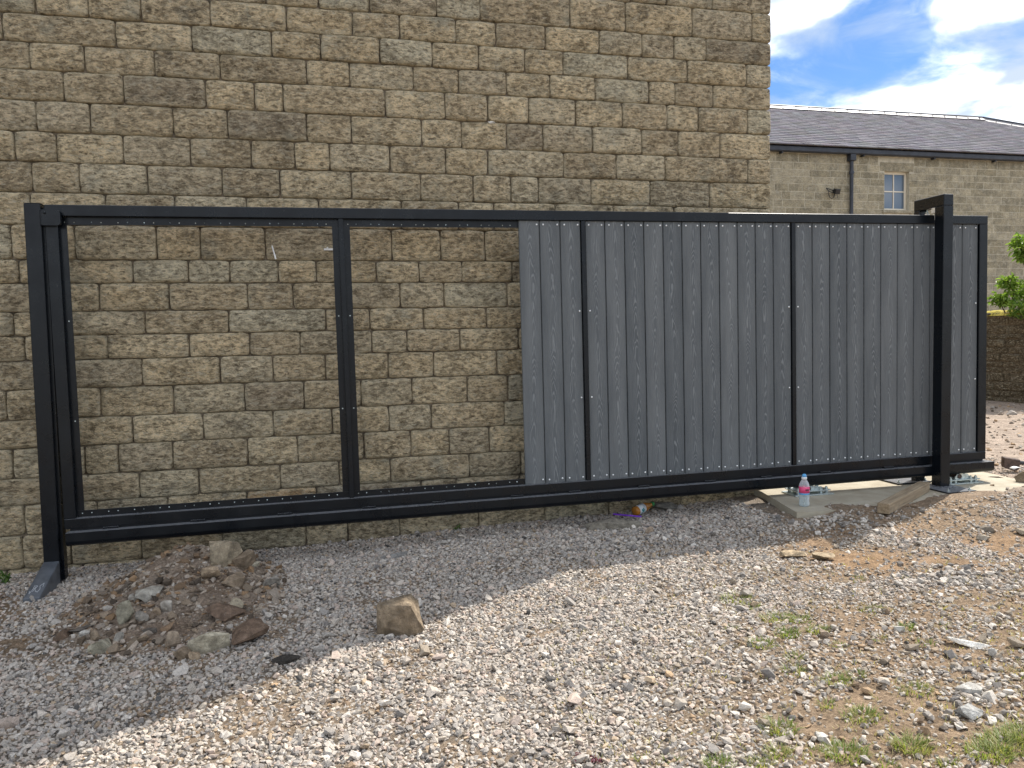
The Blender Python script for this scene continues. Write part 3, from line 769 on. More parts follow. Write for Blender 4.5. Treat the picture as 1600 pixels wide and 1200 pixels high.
# ------------------------------------------------------------------ left post with its kicked-out foot
def build_left_post():
    g = float(zbase(-1.72, 5.33)); top = EYE+.881+.001
    R = empty('gate_post', (-1.72, 5.34, g-.03), 'black steel end post with kicked-out foot at the left of the gate', 'post')
    H = top-(g-.03)
    bx('upright', (-.046, .045, -.04, .06, 0, H), 'paint', R, .004)
    bx('cap_strip', (-.046, .045, -.04, .06, H+.0005, H+.004), 'paint', R)
    bx('inner_channel', (.0455, .062, -.010, .05, .05, H-.02), 'paint', R)
    bm = bmesh.new()                                      # sloping foot
    zt0, zt1 = (EYE-1.335)-(g-.03), (EYE-1.452)-(g-.03)
    q = [(-.046, -.041, zt0), (.045, -.041, zt0), (.045, -.40, zt1), (-.046, -.40, zt1), (-.046, -.041, 0), (.045, -.041, 0), (.045, -.40, -.01), (-.046, -.40, -.01)]
    v = [bm.verts.new(p) for p in q]
    for f in ((0, 1, 2, 3), (3, 2, 6, 7), (0, 3, 7, 4), (1, 5, 6, 2), (4, 7, 6, 5), (0, 4, 5, 1)): bm.faces.new([v[i] for i in f])
    bmesh.ops.bevel(bm, geom=bm.edges[:], offset=.004, segments=1, affect='EDGES')
    ft = link('foot', from_bm('foot', bm), 'sky_sheen', R)
    # chalk scribble on the sloping face
    sl = (zt1-zt0)/(.40-.041)
    def fp(u, v): return (-.030+u*.060, -.36+v*.10, zt0+sl*(-(-.36+v*.10)-.041)+.0012)
    bm = bmesh.new()
    for st in ([(0, .25), (.08, 0), (.2, .35), (.22, .8)], [(.3, .2), (.36, .75), (.5, .7), (.38, .45), (.56, .15)], [(.62, .2), (.75, .1), (.85, .4), (.7, .7), (.95, .95), (1.0, .6)]):
        tube(bm, [fp(*s) for s in st], .0011, 5)
    link('chalk_mark', from_bm('chalk_mark', bm), 'chalk', ft)
    # rounded guide plate welded across to the leaf
    bm = bmesh.new(); zc = H-.083; r = .022
    out = [(.048, -.05), (.158-r, -.05)]
    out += [(.158-r+r*math.sin(t), -.05+r-r*math.cos(t)) for t in np.linspace(.2, 1.57, 5)]
    out += [(.158-r+r*math.cos(t), .045-r+r*math.sin(t)) for t in np.linspace(0, 1.57, 5)] + [(.048, .045)]
    A = [bm.verts.new((x, -.055, zc+z)) for x, z in out]; B = [bm.verts.new((x, -.025, zc+z)) for x, z in out]
    n = len(out); bm.faces.new(A); bm.faces.new(B[::-1])
    for i in range(n): bm.faces.new((A[i], B[i], B[(i+1) % n], A[(i+1) % n]))
    pl = link('guide_plate', from_bm('guide_plate', bm), 'paint', R)
    bm = bmesh.new(); lathe(bm, [(.008, 0), (.008, .004), (.004, .007), (.0001, .0075)], 10, Matrix.Translation((.072, -.0552, zc+.026))@Matrix.Rotation(math.pi/2, 4, 'X'))
    link('bolt', from_bm('bolt', bm), 'paint', pl, smooth=True)
    bm = bmesh.new()
    for k in range(6): lathe(bm, [(.0035, 0), (.0035, .003), (.0001, .004)], 6, Matrix.Translation((.052, -.0552, zc+.04-k*.017))@Matrix.Rotation(math.pi/2, 4, 'X'))
    tag(link('weld', from_bm('weld', bm), 'paint', pl), kind='stuff')
build_left_post()

# ------------------------------------------------------------------ right portal frame
def build_portal():
    X0, X1 = 4.785, 4.875; z0 = SLAB_Z; zt = EYE+1.076
    R = empty('guide_portal', (4.83, 5.34, z0), 'tall black steel portal frame straddling the right end of the gate', 'post')
    x0, x1 = X0-4.83, X1-4.83; H = zt-z0
    bx('front_upright', (x0, x1, -.16, -.062, .012, H-.0905), 'paint', R, .004)
    bx('rear_upright', (x0, x1, .105, .165, .012, H-.0905), 'paint', R, .004)
    bx('top_beam', (x0, x1, -.16, .165, H-.09, H), 'paint', R, .004)
    for nm, b in (('base_plate', (-.17, .10, -.37, -.03, .0005, .012)), ('base_plate', (-.26, .07, .06, .30, .0005, .012))):
        p = bx(nm, b, 'paint', R, .002)
        for (bxx, byy) in ((b[0]+.035, b[2]+.035), (b[1]-.035, b[2]+.035), (b[0]+.035, b[3]-.05)):
            bm = bmesh.new(); cyl(bm, (bxx, byy, .012), (bxx, byy, .022), .012, seg=6); cyl(bm, (bxx, byy, .022), (bxx, byy, .034), .006, seg=8)
            link('bolt', from_bm('bolt', bm), 'zinc', p)
    for y in (-.045, .062):                               # nylon guide rollers either side of the top rail
        bm = bmesh.new(); zc = EYE+.93-z0
        lathe(bm, [(.012, zc-.045), (.019, zc-.04), (.019, zc+.02), (.012, zc+.025)], 14, Matrix.Translation((-.005, y, 0)))
        r = link('guide_roller', from_bm('guide_roller', bm), 'nylon', R, smooth=True)
        bm = bmesh.new(); cyl(bm, (-.005, y, zc+.02), (-.005, y, H-.089), .006); cyl(bm, (-.005, y, zc+.026), (-.005, y, zc+.036), .012, seg=6)
        link('roller_bolt', from_bm('roller_bolt', bm), 'zinc', r)
    bx('roller_bracket', (x0+.004, x1-.004, -.061, -.02, H-.135, H-.0907), 'nylon', R, .003)
build_portal()

def build_carriage(x, label):
    R = empty('roller_carriage', (x, 5.345, SLAB_Z), label, 'roller', 'galvanised roller carriages under the gate')
    zt = float(GZ + (x-GX)*GSL) - SLAB_Z                   # underside of the track
    p = bx('base_plate', (-.17, .17, -.10, .10, .0005, .011), 'zinc', R, .001)
    bx('adjusting_plate', (-.15, .15, -.085, .085, .030, .038), 'zinc', R, .001)
    for sx in (-.125, -.075, .075, .125):
        for sy in (-.06, .06):
            bm = bmesh.new(); cyl(bm, (sx, sy, .011), (sx, sy, .062), .007, seg=8); cyl(bm, (sx, sy, .0385), (sx, sy, .052), .014, seg=6); cyl(bm, (sx, sy, .0115), (sx, sy, .0295), .013, seg=6)
            link('stud', from_bm('stud', bm), 'zinc', p)
    for sy in (-.05, .05):
        bm = bmesh.new(); y0, y1 = sy-.004, sy+.004
        out = [(-.085, .038), (.085, .038), (.05, zt-.003), (-.05, zt-.003)]
        A = [bm.verts.new((a, y0, b)) for a, b in out]; B = [bm.verts.new((a, y1, b)) for a, b in out]
        bm.faces.new(A); bm.faces.new(B[::-1])
        for i in range(4): bm.faces.new((A[i], B[i], B[(i+1) % 4], A[(i+1) % 4]))
        link('cheek_plate', from_bm('cheek_plate', bm), 'zinc', R)
    for sx in (-.03, ):
        bm = bmesh.new(); zc = min(.066, zt-.022)
        lathe(bm, [(.010, -.06), (.019, -.06), (.019, .06), (.010, .06)], 14, Matrix.Translation((sx, 0, zc))@Matrix.Rotation(math.pi/2, 4, 'X'))
        link('axle', from_bm('axle', bm), 'rust', R, smooth=True)
build_carriage(on_z(1272, 774, SLAB_Z)[0], 'galvanised roller carriage under the gate, behind the water bottle')
build_carriage(on_z(1508, 757, SLAB_Z)[0]+.02, 'galvanised roller carriage right of the tall portal post')

# ------------------------------------------------------------------ soil heap
def build_heap():
    xs = np.arange(-1.58, -.14, .016); ys = np.arange(3.72, 5.60, .016)
    X, Y = np.meshgrid(xs, ys); h = heap(X, Y)
    Z = zbase(X, Y) + h + np.where(h > .004, .006, -.05)
    n = fbm(X*6, Y*6, 55)
    C = np.zeros(X.shape+(4,)); C[..., :3] = np.array([.205, .155, .115]) + (np.array([.32, .265, .21])-np.array([.205, .155, .115]))*np.clip((n-.35)*3, 0, 1)[..., None]; C[..., 3] = 1
    nx, ny = len(xs), len(ys); idx = np.arange(nx*ny).reshape(ny, nx)
    Fq = np.stack([idx[:-1, :-1], idx[:-1, 1:], idx[1:, 1:], idx[1:, :-1]], -1).reshape(-1, 4)
    kp = (h.reshape(-1)[Fq] > 0).any(1)
    me = mesh_np('soil_heap', np.stack([X, Y, Z], -1).reshape(-1, 3), Fq[kp], C.reshape(-1, 4))
    bm = bmesh.new(); bm.from_mesh(me); bmesh.ops.delete(bm, geom=[v for v in bm.verts if not v.link_faces], context='VERTS'); bm.to_mesh(me); bm.free()
    o = tag(link('soil_heap', me, 'ground', smooth=True), 'low heap of brown soil and rubble beside the left post', 'soil heap')
    # small stones bedded in the heap
    rs = np.random.RandomState(21); N = 5200
    x = rs.uniform(-1.55, -.16, N); y = rs.uniform(3.75, 5.56, N); hh = heap(x, y); k = (hh > .006) & (rs.uniform(0, 1, N) < .35+.65*fbm(x*5, y*5, 8)); x, y = x[k], y[k]; n = len(x)
    rad = .0108*np.exp(rs.normal(0, .50, n)); ci = rs.choice(8, n)
    cols = np.concatenate([PALB[ci]*np.array([.80, .74, .68])*rs.uniform(.6, 1.1, (n, 1)), rs.uniform(0, 1, (n, 1))], 1)
    tag(link('pebbles', scatter(x, y, surf(x, y)+rad*.45, rad, cols, 1.0, rs, 'pebbles'), 'gravel', o), kind='stuff')
build_heap()

# ------------------------------------------------------------------ separate rocks
def rock_mesh(seed, wd, dp, ht, n=16, rounding=.35):
    rs = random.Random(seed); bm = bmesh.new()
    for _ in range(n):
        v = Vector((rs.gauss(0, 1), rs.gauss(0, 1), rs.gauss(0, 1))).normalized()
        mx = max(abs(v.x), abs(v.y), abs(v.z)); v = v.lerp(v/mx, .75-.6*rounding)*rs.uniform(.80, 1.08); bm.verts.new(v)
    r = bmesh.ops.convex_hull(bm, input=bm.verts[:])
    bmesh.ops.delete(bm, geom=[v for v in bm.verts if not v.link_faces], context='VERTS')
    bmesh.ops.bevel(bm, geom=bm.edges[:], offset=.03+.20*rounding*rounding, segments=2, affect='EDGES', profile=.6)
    bmesh.ops.triangulate(bm, faces=bm.faces[:])
    bmesh.ops.subdivide_edges(bm, edges=[e for e in bm.edges if e.calc_length() > .35], cuts=1, use_grid_fill=True)
    o = Vector((seed*3.1, seed*1.7, seed*.9))
    for v in bm.verts: v.co += v.co.normalized()*(mnoise.fractal(v.co*1.6+o, 1.0, 2.0, 3)*.10)
    xs = [v.co for v in bm.verts]
    mn = [min(c[i] for c in xs) for i in range(3)]; mxx = [max(c[i] for c in xs) for i in range(3)]
    for v in bm.verts: v.co = Vector([((v.co[i]-mn[i])/(mxx[i]-mn[i])-.5)*s for i, s in enumerate((wd, dp, ht))])
    return from_bm('rock', bm)
def put_rock(px0, px1, py0, py1, col, label, seed, name='rubble_stone', cat='stone', group='loose stones of the rubble heap', flat=.8, tilt=0.0, n=13, rnd=.2, sink=.10, wall=False, hm=1.0):
    cx = (px0+px1)/2; x, y, z = on_ground(cx, py1-1)
    s = pxm(x, y, z); wd = (px1-px0)*1.16/s
    el = math.atan2(EYE-z, math.hypot(x, y))
    dp = wd*flat
    ht = max(.018, ((py1-py0)/s - dp*math.sin(el)*.55)/math.cos(el)); ht = min(max(ht, wd*.16), wd*1.1)*hm
    d = Vector((x, y, 0)).normalized()
    c = Vector((x, y, 0)) + d*dp*.38; zz = float(surf(c.x, c.y)); zz = min(zz, z+.06)
    if c.y + dp*.5 > WALL_Y-.03 and c.x < CORNER_X: c.y = WALL_Y-.03-dp*.5
    me = rock_mesh(seed, wd, dp, ht*1.12, n, rnd)
    o = link(name, me, 'rock', None, (c.x, c.y, zz+ht*(.5-sink)), (tilt, tilt*.4, math.atan2(-d.x, d.y)+.15*math.sin(seed)))
    o.color = tuple(col) + (1,)
    tag(o, label, cat, group)
    return o
BR, RB, TA, GY_, CR, GG, DK = (.25, .195, .14), (.155, .108, .078), (.35, .27, .19), (.27, .25, .22), (.44, .40, .31), (.31, .29, .225), (.13, .115, .10)
ROCKS = [
    (365, 397, 862, 893, BR, 'brown stone leaning under the crowning stone, at its right', .7),
    (333, 376, 846, 888, (.30, .25, .18), 'largest rough pale-faced stone crowning the rubble heap', .7),
    (391, 404, 878, 888, CR, 'small cream stone right of the crowning stones, by the wall', .7),
    (317, 343, 888, 911, TA, 'pale-topped stone in the hollow below the crowning stone', .8),
    (350, 381, 902, 922, BR, 'flat brown stone on the right flank of the heap', .9),
    (391, 415, 903, 922, TA, 'rounded tan stone at the upper right edge of the heap', .8),
    (413, 438, 901, 921, GY_, 'grey stone farthest right on the upper heap', .8),
    (216, 254, 920, 940, (.34, .32, .28), 'light grey slab lying on the left slope of the heap', .8),
    (201, 214, 930, 945, GY_, 'small grey stone left of the light grey slab', .8),
    (326, 380, 944, 974, RB, 'reddish brown wedge-shaped stone midway down the heap', .8),
    (361, 379, 938, 956, (.40, .35, .26), 'cream chip behind the reddish brown wedge stone', .7),
    (183, 210, 944, 981, GG, 'upright grey-green oval stone on the left slope', .7),
    (253, 268, 942, 961, (.36, .33, .29), 'pale knobbly stone beside the tan pebble', .8),
    (239, 251, 951, 965, TA, 'round tan pebble in the middle of the heap', .9),
    (214, 231, 958, 976, GY_, 'rounded grey-brown pebble right of the oval stone', .9),
    (224, 243, 983, 994, DK, 'thin dark slab near the bottom middle of the heap', .8),
    (216, 232, 993, 1006, BR, 'small brown stone under the thin dark slab', .8),
    (260, 282, 989, 1016, (.30, .24, .18), 'light brown angular stone left of the cream slab', .8),
    (298, 355, 986, 1025, CR, 'large flat cream slab at the foot of the heap', .75),
    (368, 418, 972, 1012, RB, 'dark reddish brown block at the lower right of the heap', .8),
    (275, 301, 1011, 1033, BR, 'brown stone in front of the cream slab', .8),
    (296, 312, 1018, 1034, TA, 'small tan stone touching the front of the cream slab', .8),
    (142, 173, 1000, 1024, GG, 'oblong grey-green stone at the front left of the heap', .8),
    (87, 112, 983, 1001, RB, 'reddish brown stone farthest left of the heap', .8),
    (112, 143, 980, 991, DK, 'flat dark slab right of the leftmost reddish stone', .7),
    (125, 139, 986, 998, (.5, .48, .44), 'small white stone in front of the flat dark slab', .8),
    (143, 157, 985, 1005, BR, 'narrow brown stone behind the oblong grey-green stone', .8),
    (176, 193, 990, 1006, (.36, .34, .30), 'pale angular stone right of the oblong grey-green stone', .8),
]
for i, (a, b, c, d, col, lab, fl) in enumerate(ROCKS):
    put_rock(a, b, c, d, col, lab, 100+i, flat=fl, rnd=.75 if 'round' in lab or 'pebble' in lab or 'oval' in lab else .10, tilt=.12*math.sin(i*2.3), hm=1.15)
put_rock(594, 659, 934, 996, (.215, .17, .12), 'large brown boulder standing alone on the gravel', 311, 'boulder', 'boulder', None, .9, .16, 15, .16, .07, hm=1.12)
LOOSE = [
    (1222, 1257, 860, 876, (.38, .30, .20), 'flat tan stone in the sun, left one of the pair', .8),
    (1271, 1301, 863, 878, (.36, .29, .20), 'flat tan stone in the sun, right one of the pair', .8),
    (1282, 1297, 984, 998, (.40, .33, .26), 'small tan stone beside a grass tuft', .9),
    (1005, 1022, 822, 838, (.42, .33, .25), 'round pinkish stone near the lying bottle', .9),
    (1545, 1557, 1012, 1028, (.40, .39, .37), 'small round grey stone right of the white sliver', .9),
    (1398, 1413, 978, 989, (.55, .54, .50), 'flat white chip left of a small green tuft', .8),
    (1498, 1530, 1068, 1088, (.37, .36, .34), 'upper of two grey lumps at the right edge', .8),
    (1496, 1530, 1103, 1126, (.36, .36, .35), 'lower of two grey lumps at the right edge', .8),
    (1274, 1292, 1145, 1160, (.50, .48, .44), 'white stone near the bottom of the picture', .8),
    (1532, 1550, 822, 832, (.26, .23, .19), 'dark flat stone on the ochre earth', .8),
    (1528, 1546, 836, 847, (.36, .32, .26), 'pale flat stone just in front of the dark one on the ochre earth', .8),
    (1144, 1156, 1058, 1070, (.16, .14, .11), 'small dark stone alone on the pale gravel', .9),
    (918, 1000, 808, 829, (.22, .20, .165), 'flat grey stone ledge by the wall under the purple pencil', .5),
    (1588, 1604, 735, 758, (.21, .165, .11), 'brown stone block at the right edge by the white scrap', .8),
    (1587, 1606, 827, 838, (.40, .34, .26), 'squared pale stone cut off by the right edge', .8),
    (1010, 1050, 780, 795, (.19, .18, .16), 'grey slate piece behind the lying bottle', .5),
]
for i, (a, b, c, d, col, lab, fl) in enumerate(LOOSE):
    put_rock(a, b, c, d, col, lab, 400+i, 'loose_stone', 'stone', 'loose stones on the gravel', fl, rnd=.8 if 'round' in lab else .2)
put_rock(1483, 1540, 999, 1013, (1.0, .97, .90), 'long white stone sliver on the gravel at right', 450, 'stone_sliver', 'stone', None, .28, 0, 12, .15, .05)
put_rock(598, 634, 864, 876, (.21, .205, .195), 'thin flat grey slate on the shaded gravel', 451, 'slate_piece', 'slate', None, .75, 0, 10, .1, .0)
put_rock(426, 468, 1025, 1040, (.045, .040, .035), 'flat black scrap on the gravel right of the heap', 452, 'flat_scrap', 'scrap', None, .5, 0, 10, .2, .02)

# ------------------------------------------------------------------ timber, bottles, pencil
def build_timber():
    q = on_z(1380, 803, SLAB_Z); h0 = max(SLAB_Z, float(zbase(q[0], q[1]))+.006, float(zbase(q[0]+.08, q[1]+.04))+.006)
    A = Vector(on_z(1380, 803, h0)); B = Vector(on_z(1444, 767, SLAB_Z+.003))
    L = (B-A).length; ax = (B-A).normalized(); side = Vector((0, 0, 1)).cross(ax).normalized(); up = ax.cross(side)
    bm = bmesh.new(); box(bm, 0, L, -.040, .040, .001, .074, .003)
    o = link('timber_baulk', from_bm('timber_baulk', bm), 'timber')
    M = Matrix((ax, side, up)).transposed().to_4x4(); M.translation = A; o.matrix_world = M
    tag(o, 'weathered sawn timber lying from the slab onto the earth', 'timber')
build_timber()
def build_bottles():
    x, y, z = on_z(1256.5, 791, SLAB_Z)
    R = empty('water_bottle', (x, y, SLAB_Z), 'clear water bottle with pink label and blue cap standing on the slab', 'bottle')
    r = .037
    bm = bmesh.new(); lathe(bm, [(.026, .0012), (r-.002, .008), (r, .02), (r-.002, .05), (r, .06), (r, .15), (r-.004, .168), (.022, .190), (.0135, .198), (.0135, .206)], 24)
    link('bottle_body', from_bm('bottle_body', bm), 'clear', R, smooth=True)
    bm = bmesh.new(); lathe(bm, [(.024, .003), (r-.003, .01), (r-.004, .06), (r-.003, .072), (.0001, .072)], 24); link('water', from_bm('water', bm), 'water', R, smooth=True)
    bm = bmesh.new(); lathe(bm, [(r+.0006, .102), (r+.0006, .148)], 24); lb = link('label_wrap', from_bm('label_wrap', bm), 'pink', R, smooth=True)
    bm = bmesh.new()
    for k in range(6):
        t = math.radians(-108+k*7); cyl(bm, ((r+.0008)*math.cos(t), (r+.0008)*math.sin(t), .120), ((r+.0008)*math.cos(t), (r+.0008)*math.sin(t), .136-.004*(k % 2)), .0018, seg=5)
    link('print', from_bm('print', bm), 'ink', lb)
    bm = bmesh.new(); lathe(bm, [(r+.0004, .090), (r+.0004, .1018)], 24); link('label_band', from_bm('label_band', bm), 'blue', R, smooth=True)
    bm = bmesh.new(); lathe(bm, [(.0195, .200), (.0195, .216), (.017, .219)], 18); link('collar', from_bm('collar', bm), 'white', R, smooth=True)
    bm = bmesh.new(); lathe(bm, [(.016, .2192), (.0165, .228), (.012, .238), (.006, .241), (.0001, .241)], 18); link('cap', from_bm('cap', bm), 'blue', R, smooth=True)
    # lying amber bottle
    p0 = on_ground(983, 806); g = float(zbase(p0[0], p0[1]))
    R = empty('drink_bottle', (p0[0]+.02, p0[1]-.06, g+.045), 'amber drink bottle with torn white label lying by the wall', 'bottle', rot=(0, 0, math.radians(24)))
    T = Matrix.Rotation(math.radians(82), 4, 'Y')
    bm = bmesh.new(); lathe(bm, [(.024, 0), (.035, .004), (.036, .02), (.036, .115), (.030, .135), (.018, .175), (.0145, .19), (.0145, .197)], 22, T); link('bottle_body', from_bm('bottle_body', bm), 'amber', R, smooth=True)
    bm = bmesh.new(); lathe(bm, [(.0368, .030), (.0368, .098)], 22, T); lb = link('label_wrap', from_bm('label_wrap', bm), 'paper', R, smooth=True)
    bm = bmesh.new()
    for k, (u, t, s) in enumerate(((.052, -95, .008), (.060, -80, .010), (.066, -105, .007), (.072, -88, .006), (.05, -60, .006))):
        a = math.radians(t); q = T@Vector((.0372*math.sin(a+1.57), .0372*math.cos(a+1.57)*-1, u)); q2 = T@Vector((.0378*math.sin(a+1.57), .0378*math.cos(a+1.57)*-1, u)); cyl(bm, q, q2, s, seg=7)
    link('print', from_bm('print', bm), 'teal', lb)
    bm = bmesh.new(); lathe(bm, [(.0175, .190), (.0175, .214), (.015, .217)], 16, T); link('cap', from_bm('cap', bm), 'green', R, smooth=True)
    # purple pencil on the ledge
    a, b = on_ground(954, 811), on_ground(996, 812)
    zz = max(a[2], b[2])+.045
    bm = bmesh.new(); A = Vector((a[0], a[1]-.06, zz)); B = Vector((b[0], b[1]-.08, zz-.004)); d = (B-A).normalized()
    c = (A+B)/2
    cyl(bm, A-c, B-c-d*.02, .0062, seg=8); cyl(bm, B-c-d*.02, B-c, .0062, .0035, seg=8)
    tag(link('pencil', from_bm('pencil', bm), 'purple', loc=c), 'purple pencil lying beside the amber bottle', 'pencil')
build_bottles()

# ------------------------------------------------------------------ bits on the wall, weeds
def wall_bits():
    a, b = on_y(425, 384, WALL_Y-.018), on_y(431, 405, WALL_Y-.03)
    bm = bmesh.new(); cyl(bm, Vector(a)-Vector(b), (0, 0, 0), .0045, .006, 6)
    tag(link('wall_peg', from_bm('wall_peg', bm), 'white', loc=b), 'thin white peg slanting out of the stonework', 'peg')
    a, b = on_y(506, 390, WALL_Y-.02), on_y(524, 391, WALL_Y-.02)
    bm = bmesh.new(); box(bm, 0, b[0]-a[0], -.008, .012, -.006, .008, .002); box(bm, .02, .03, -.012, .0, .006, .016)
    tag(link('cable_clip', from_bm('cable_clip', bm), 'white', loc=a), 'small white clip on the wall beside the first mullion', 'clip')
    a = on_y(768, 191, WALL_Y-.012)
    me = rock_mesh(77, .055, .014, .022, 12, .5); o = link('mortar_splash', me, 'rock', loc=a); o.color = (.75, .74, .70, 1)
    tag(o, 'white mortar splash on the stone wall above the gate', 'mortar')
wall_bits()

def blades(pts, rs, name):
    """pts: list of (x, y, z, radius, count, height, dry)"""
    V, Fq, C = [], [], []
    for (x, y, z, r, cnt, h, dry) in pts:
        for _ in range(cnt):
            a = rs.uniform(0, 6.833); q = r*math.sqrt(rs.uniform())*.9; bx_, by_ = x+q*math.cos(a), y+q*math.sin(a)*.8
            d = a + rs.normal(0, .7); L = h*rs.uniform(.5, 1.15); lean = rs.uniform(.25, 1.0); wd = rs.uniform(.0016, .0034)
            o = len(V); px_, py_ = -math.sin(d)*wd, math.cos(d)*wd; zb = float(zbase(bx_, by_)) - .004
            for t in (0, .4, .75, 1.0):
                out = lean*L*t*t*.9+L*t*.15; up = L*t*(1-.38*lean*t); ww = (1-t*.92)
                V.append((bx_+math.cos(d)*out-px_*ww, by_+math.sin(d)*out-py_*ww, zb+up)); V.append((bx_+math.cos(d)*out+px_*ww, by_+math.sin(d)*out+py_*ww, zb+up))
            for k in range(3): Fq.append((o+2*k, o+2*k+1, o+2*k+3, o+2*k+2))
            al = min(1, max(0, dry+rs.normal(0, .2))); C += [(1, 1, 1, al)]*8
    return mesh_np(name, V, Fq, C)
TUFTS = [(1150, 938, 28, 1.0), (1172, 950, 18, .7), (1217, 968, 30, 1.0), (1250, 970, 22, .7), (1229, 992, 22, 1.0), (1277, 987, 20, 1.0), (1191, 1008, 24, .9), (1240, 1029, 18, .6),
         (1240, 1050, 20, .7), (1307, 1066, 26, .9), (1337, 1058, 18, .6), (1311, 1011, 16, .5), (1416, 982, 16, .8), (1217, 1140, 32, 1.0), (1345, 1122, 34, .9), (1292, 1103, 18, .5),
         (1424, 1168, 34, 1.2), (1322, 1180, 42, 1.0), (1270, 1175, 20, .4), (1214, 1180, 24, .8), (1124, 1196, 26, .8), (1570, 1165, 44, 1.4), (1600, 1150, 40, 1.3), (1545, 1180, 40, 1.2), (1446, 1007, 18, .4),
         (1362, 954, 22, .6), (1337, 906, 18, .4), (1431, 1080, 28, .7), (1145, 985, 14, .4), (1480, 1196, 20, .4), (1050, 1192, 16, .4), (1185, 1195, 24, .6), (1385, 1198, 20, .4), (1375, 1000, 14, .4), (1475, 980, 14, .4), (1040, 960, 10, .2), (1000, 1185, 12, .4)]
def build_grass():
    rs = np.random.RandomState(6); pts = []
    for px, py, r, amt in TUFTS:
        x, y, z = on_ground(px, py); s = pxm(x, y, z)
        pts.append((x, y, z, r/s, int(130*amt*(r/22)), .018+.020*min(amt, 1.2), .18+.25*rs.uniform()))
    for _ in range(420):                                  # stray dry blades
        px, py = 1600-750*rs.uniform()**1.6, rs.uniform(860, 1200); x, y, z = on_ground(px, py); pts.append((x, y, z, .03, 5, .030, .85+.3*rs.uniform()))
    tag(link('grass', blades(pts, rs, 'grass'), 'grass'), 'sparse green grass tufts growing through the gravel', kind='stuff')
build_grass()
def leaf_cloud(rs, centers, n, size, name, parent, mat, org):
    """many small folded leaves spread through a set of ellipsoids"""
    V, Fq, C = [], [], []
    for _ in range(n):
        c, r = centers[rs.randint(len(centers))]
        d = rs.normal(0, 1, 3); d /= np.linalg.norm(d); q = np.array(c)+d*np.array(r)*rs.uniform(.25, 1.0)**.5
        L = size*rs.uniform(.6, 1.25); wd = L*rs.uniform(.32, .45)
        ax = Vector((rs.normal(0, 1), rs.normal(0, 1), rs.normal(-.25, .5))).normalized(); sd = ax.cross(Vector((rs.normal(0, .4), rs.normal(0, .4), 1))).normalized(); up = sd.cross(ax)
        o = len(V)
        for a, b, k in ((0, 0, 0), (.35, 1, .18), (.35, -1, .18), (.75, .75, .1), (.75, -.75, .1), (1, 0, -.12), (.5, 0, 0)):
            p = Vector(q)+ax*L*a+sd*wd*.5*b+up*L*k; V.append((p.x-org[0], p.y-org[1], p.z-org[2]))
        Fq += [(o, o+6, o+1, o+1), (o, o+2, o+6, o+6), (o+1, o+6, o+5, o+3), (o+2, o+4, o+5, o+6)]
        C += [(1, 1, 1, rs.uniform())]*7
    bm = bmesh.new(); lay = bm.verts.layers.float_color.new('scol'); vs = [bm.verts.new(v) for v in V]
    for v, c in zip(vs, C): v[lay] = c
    for f in Fq:
        u = []
        for i in f:
            if i not in u: u.append(i)
        bm.faces.new([vs[i] for i in u])
    me = bpy.data.meshes.new(name); bm.to_mesh(me); bm.free()
    return link(name, me, mat, parent)
def build_weeds():
    rs = np.random.RandomState(9)
    for (px, py, sz, lab, mat) in ((713, 826, .022, 'small green weed at the foot of the wall below the gate', 'weed'), (6, 912, .045, 'green leafy weed at the left edge by the wall', 'weed'),
                                   (903, 1190, .016, 'dark red weed at the bottom edge, left one', 'redweed'), (930, 1193, .014, 'dark red weed at the bottom edge, right one', 'redweed')):
        x, y, z = on_ground(px, py); y = min(y, WALL_Y-.05)
        R = empty('weed', (x, y, z), lab, 'weed', 'weeds in the gravel')
        leaf_cloud(rs, [((x, y, z+sz*1.0), (sz*1.1, sz*.8, sz*.8))], 26, sz*1.1, 'leaves', R, mat, (x, y, z))
        bm = bmesh.new(); tube(bm, [(0, 0, -.01), (.002, 0, sz*1.2)], .0015, 5); link('stem', from_bm('stem', bm), mat if mat == 'x' else 'bark', R)
build_weeds()

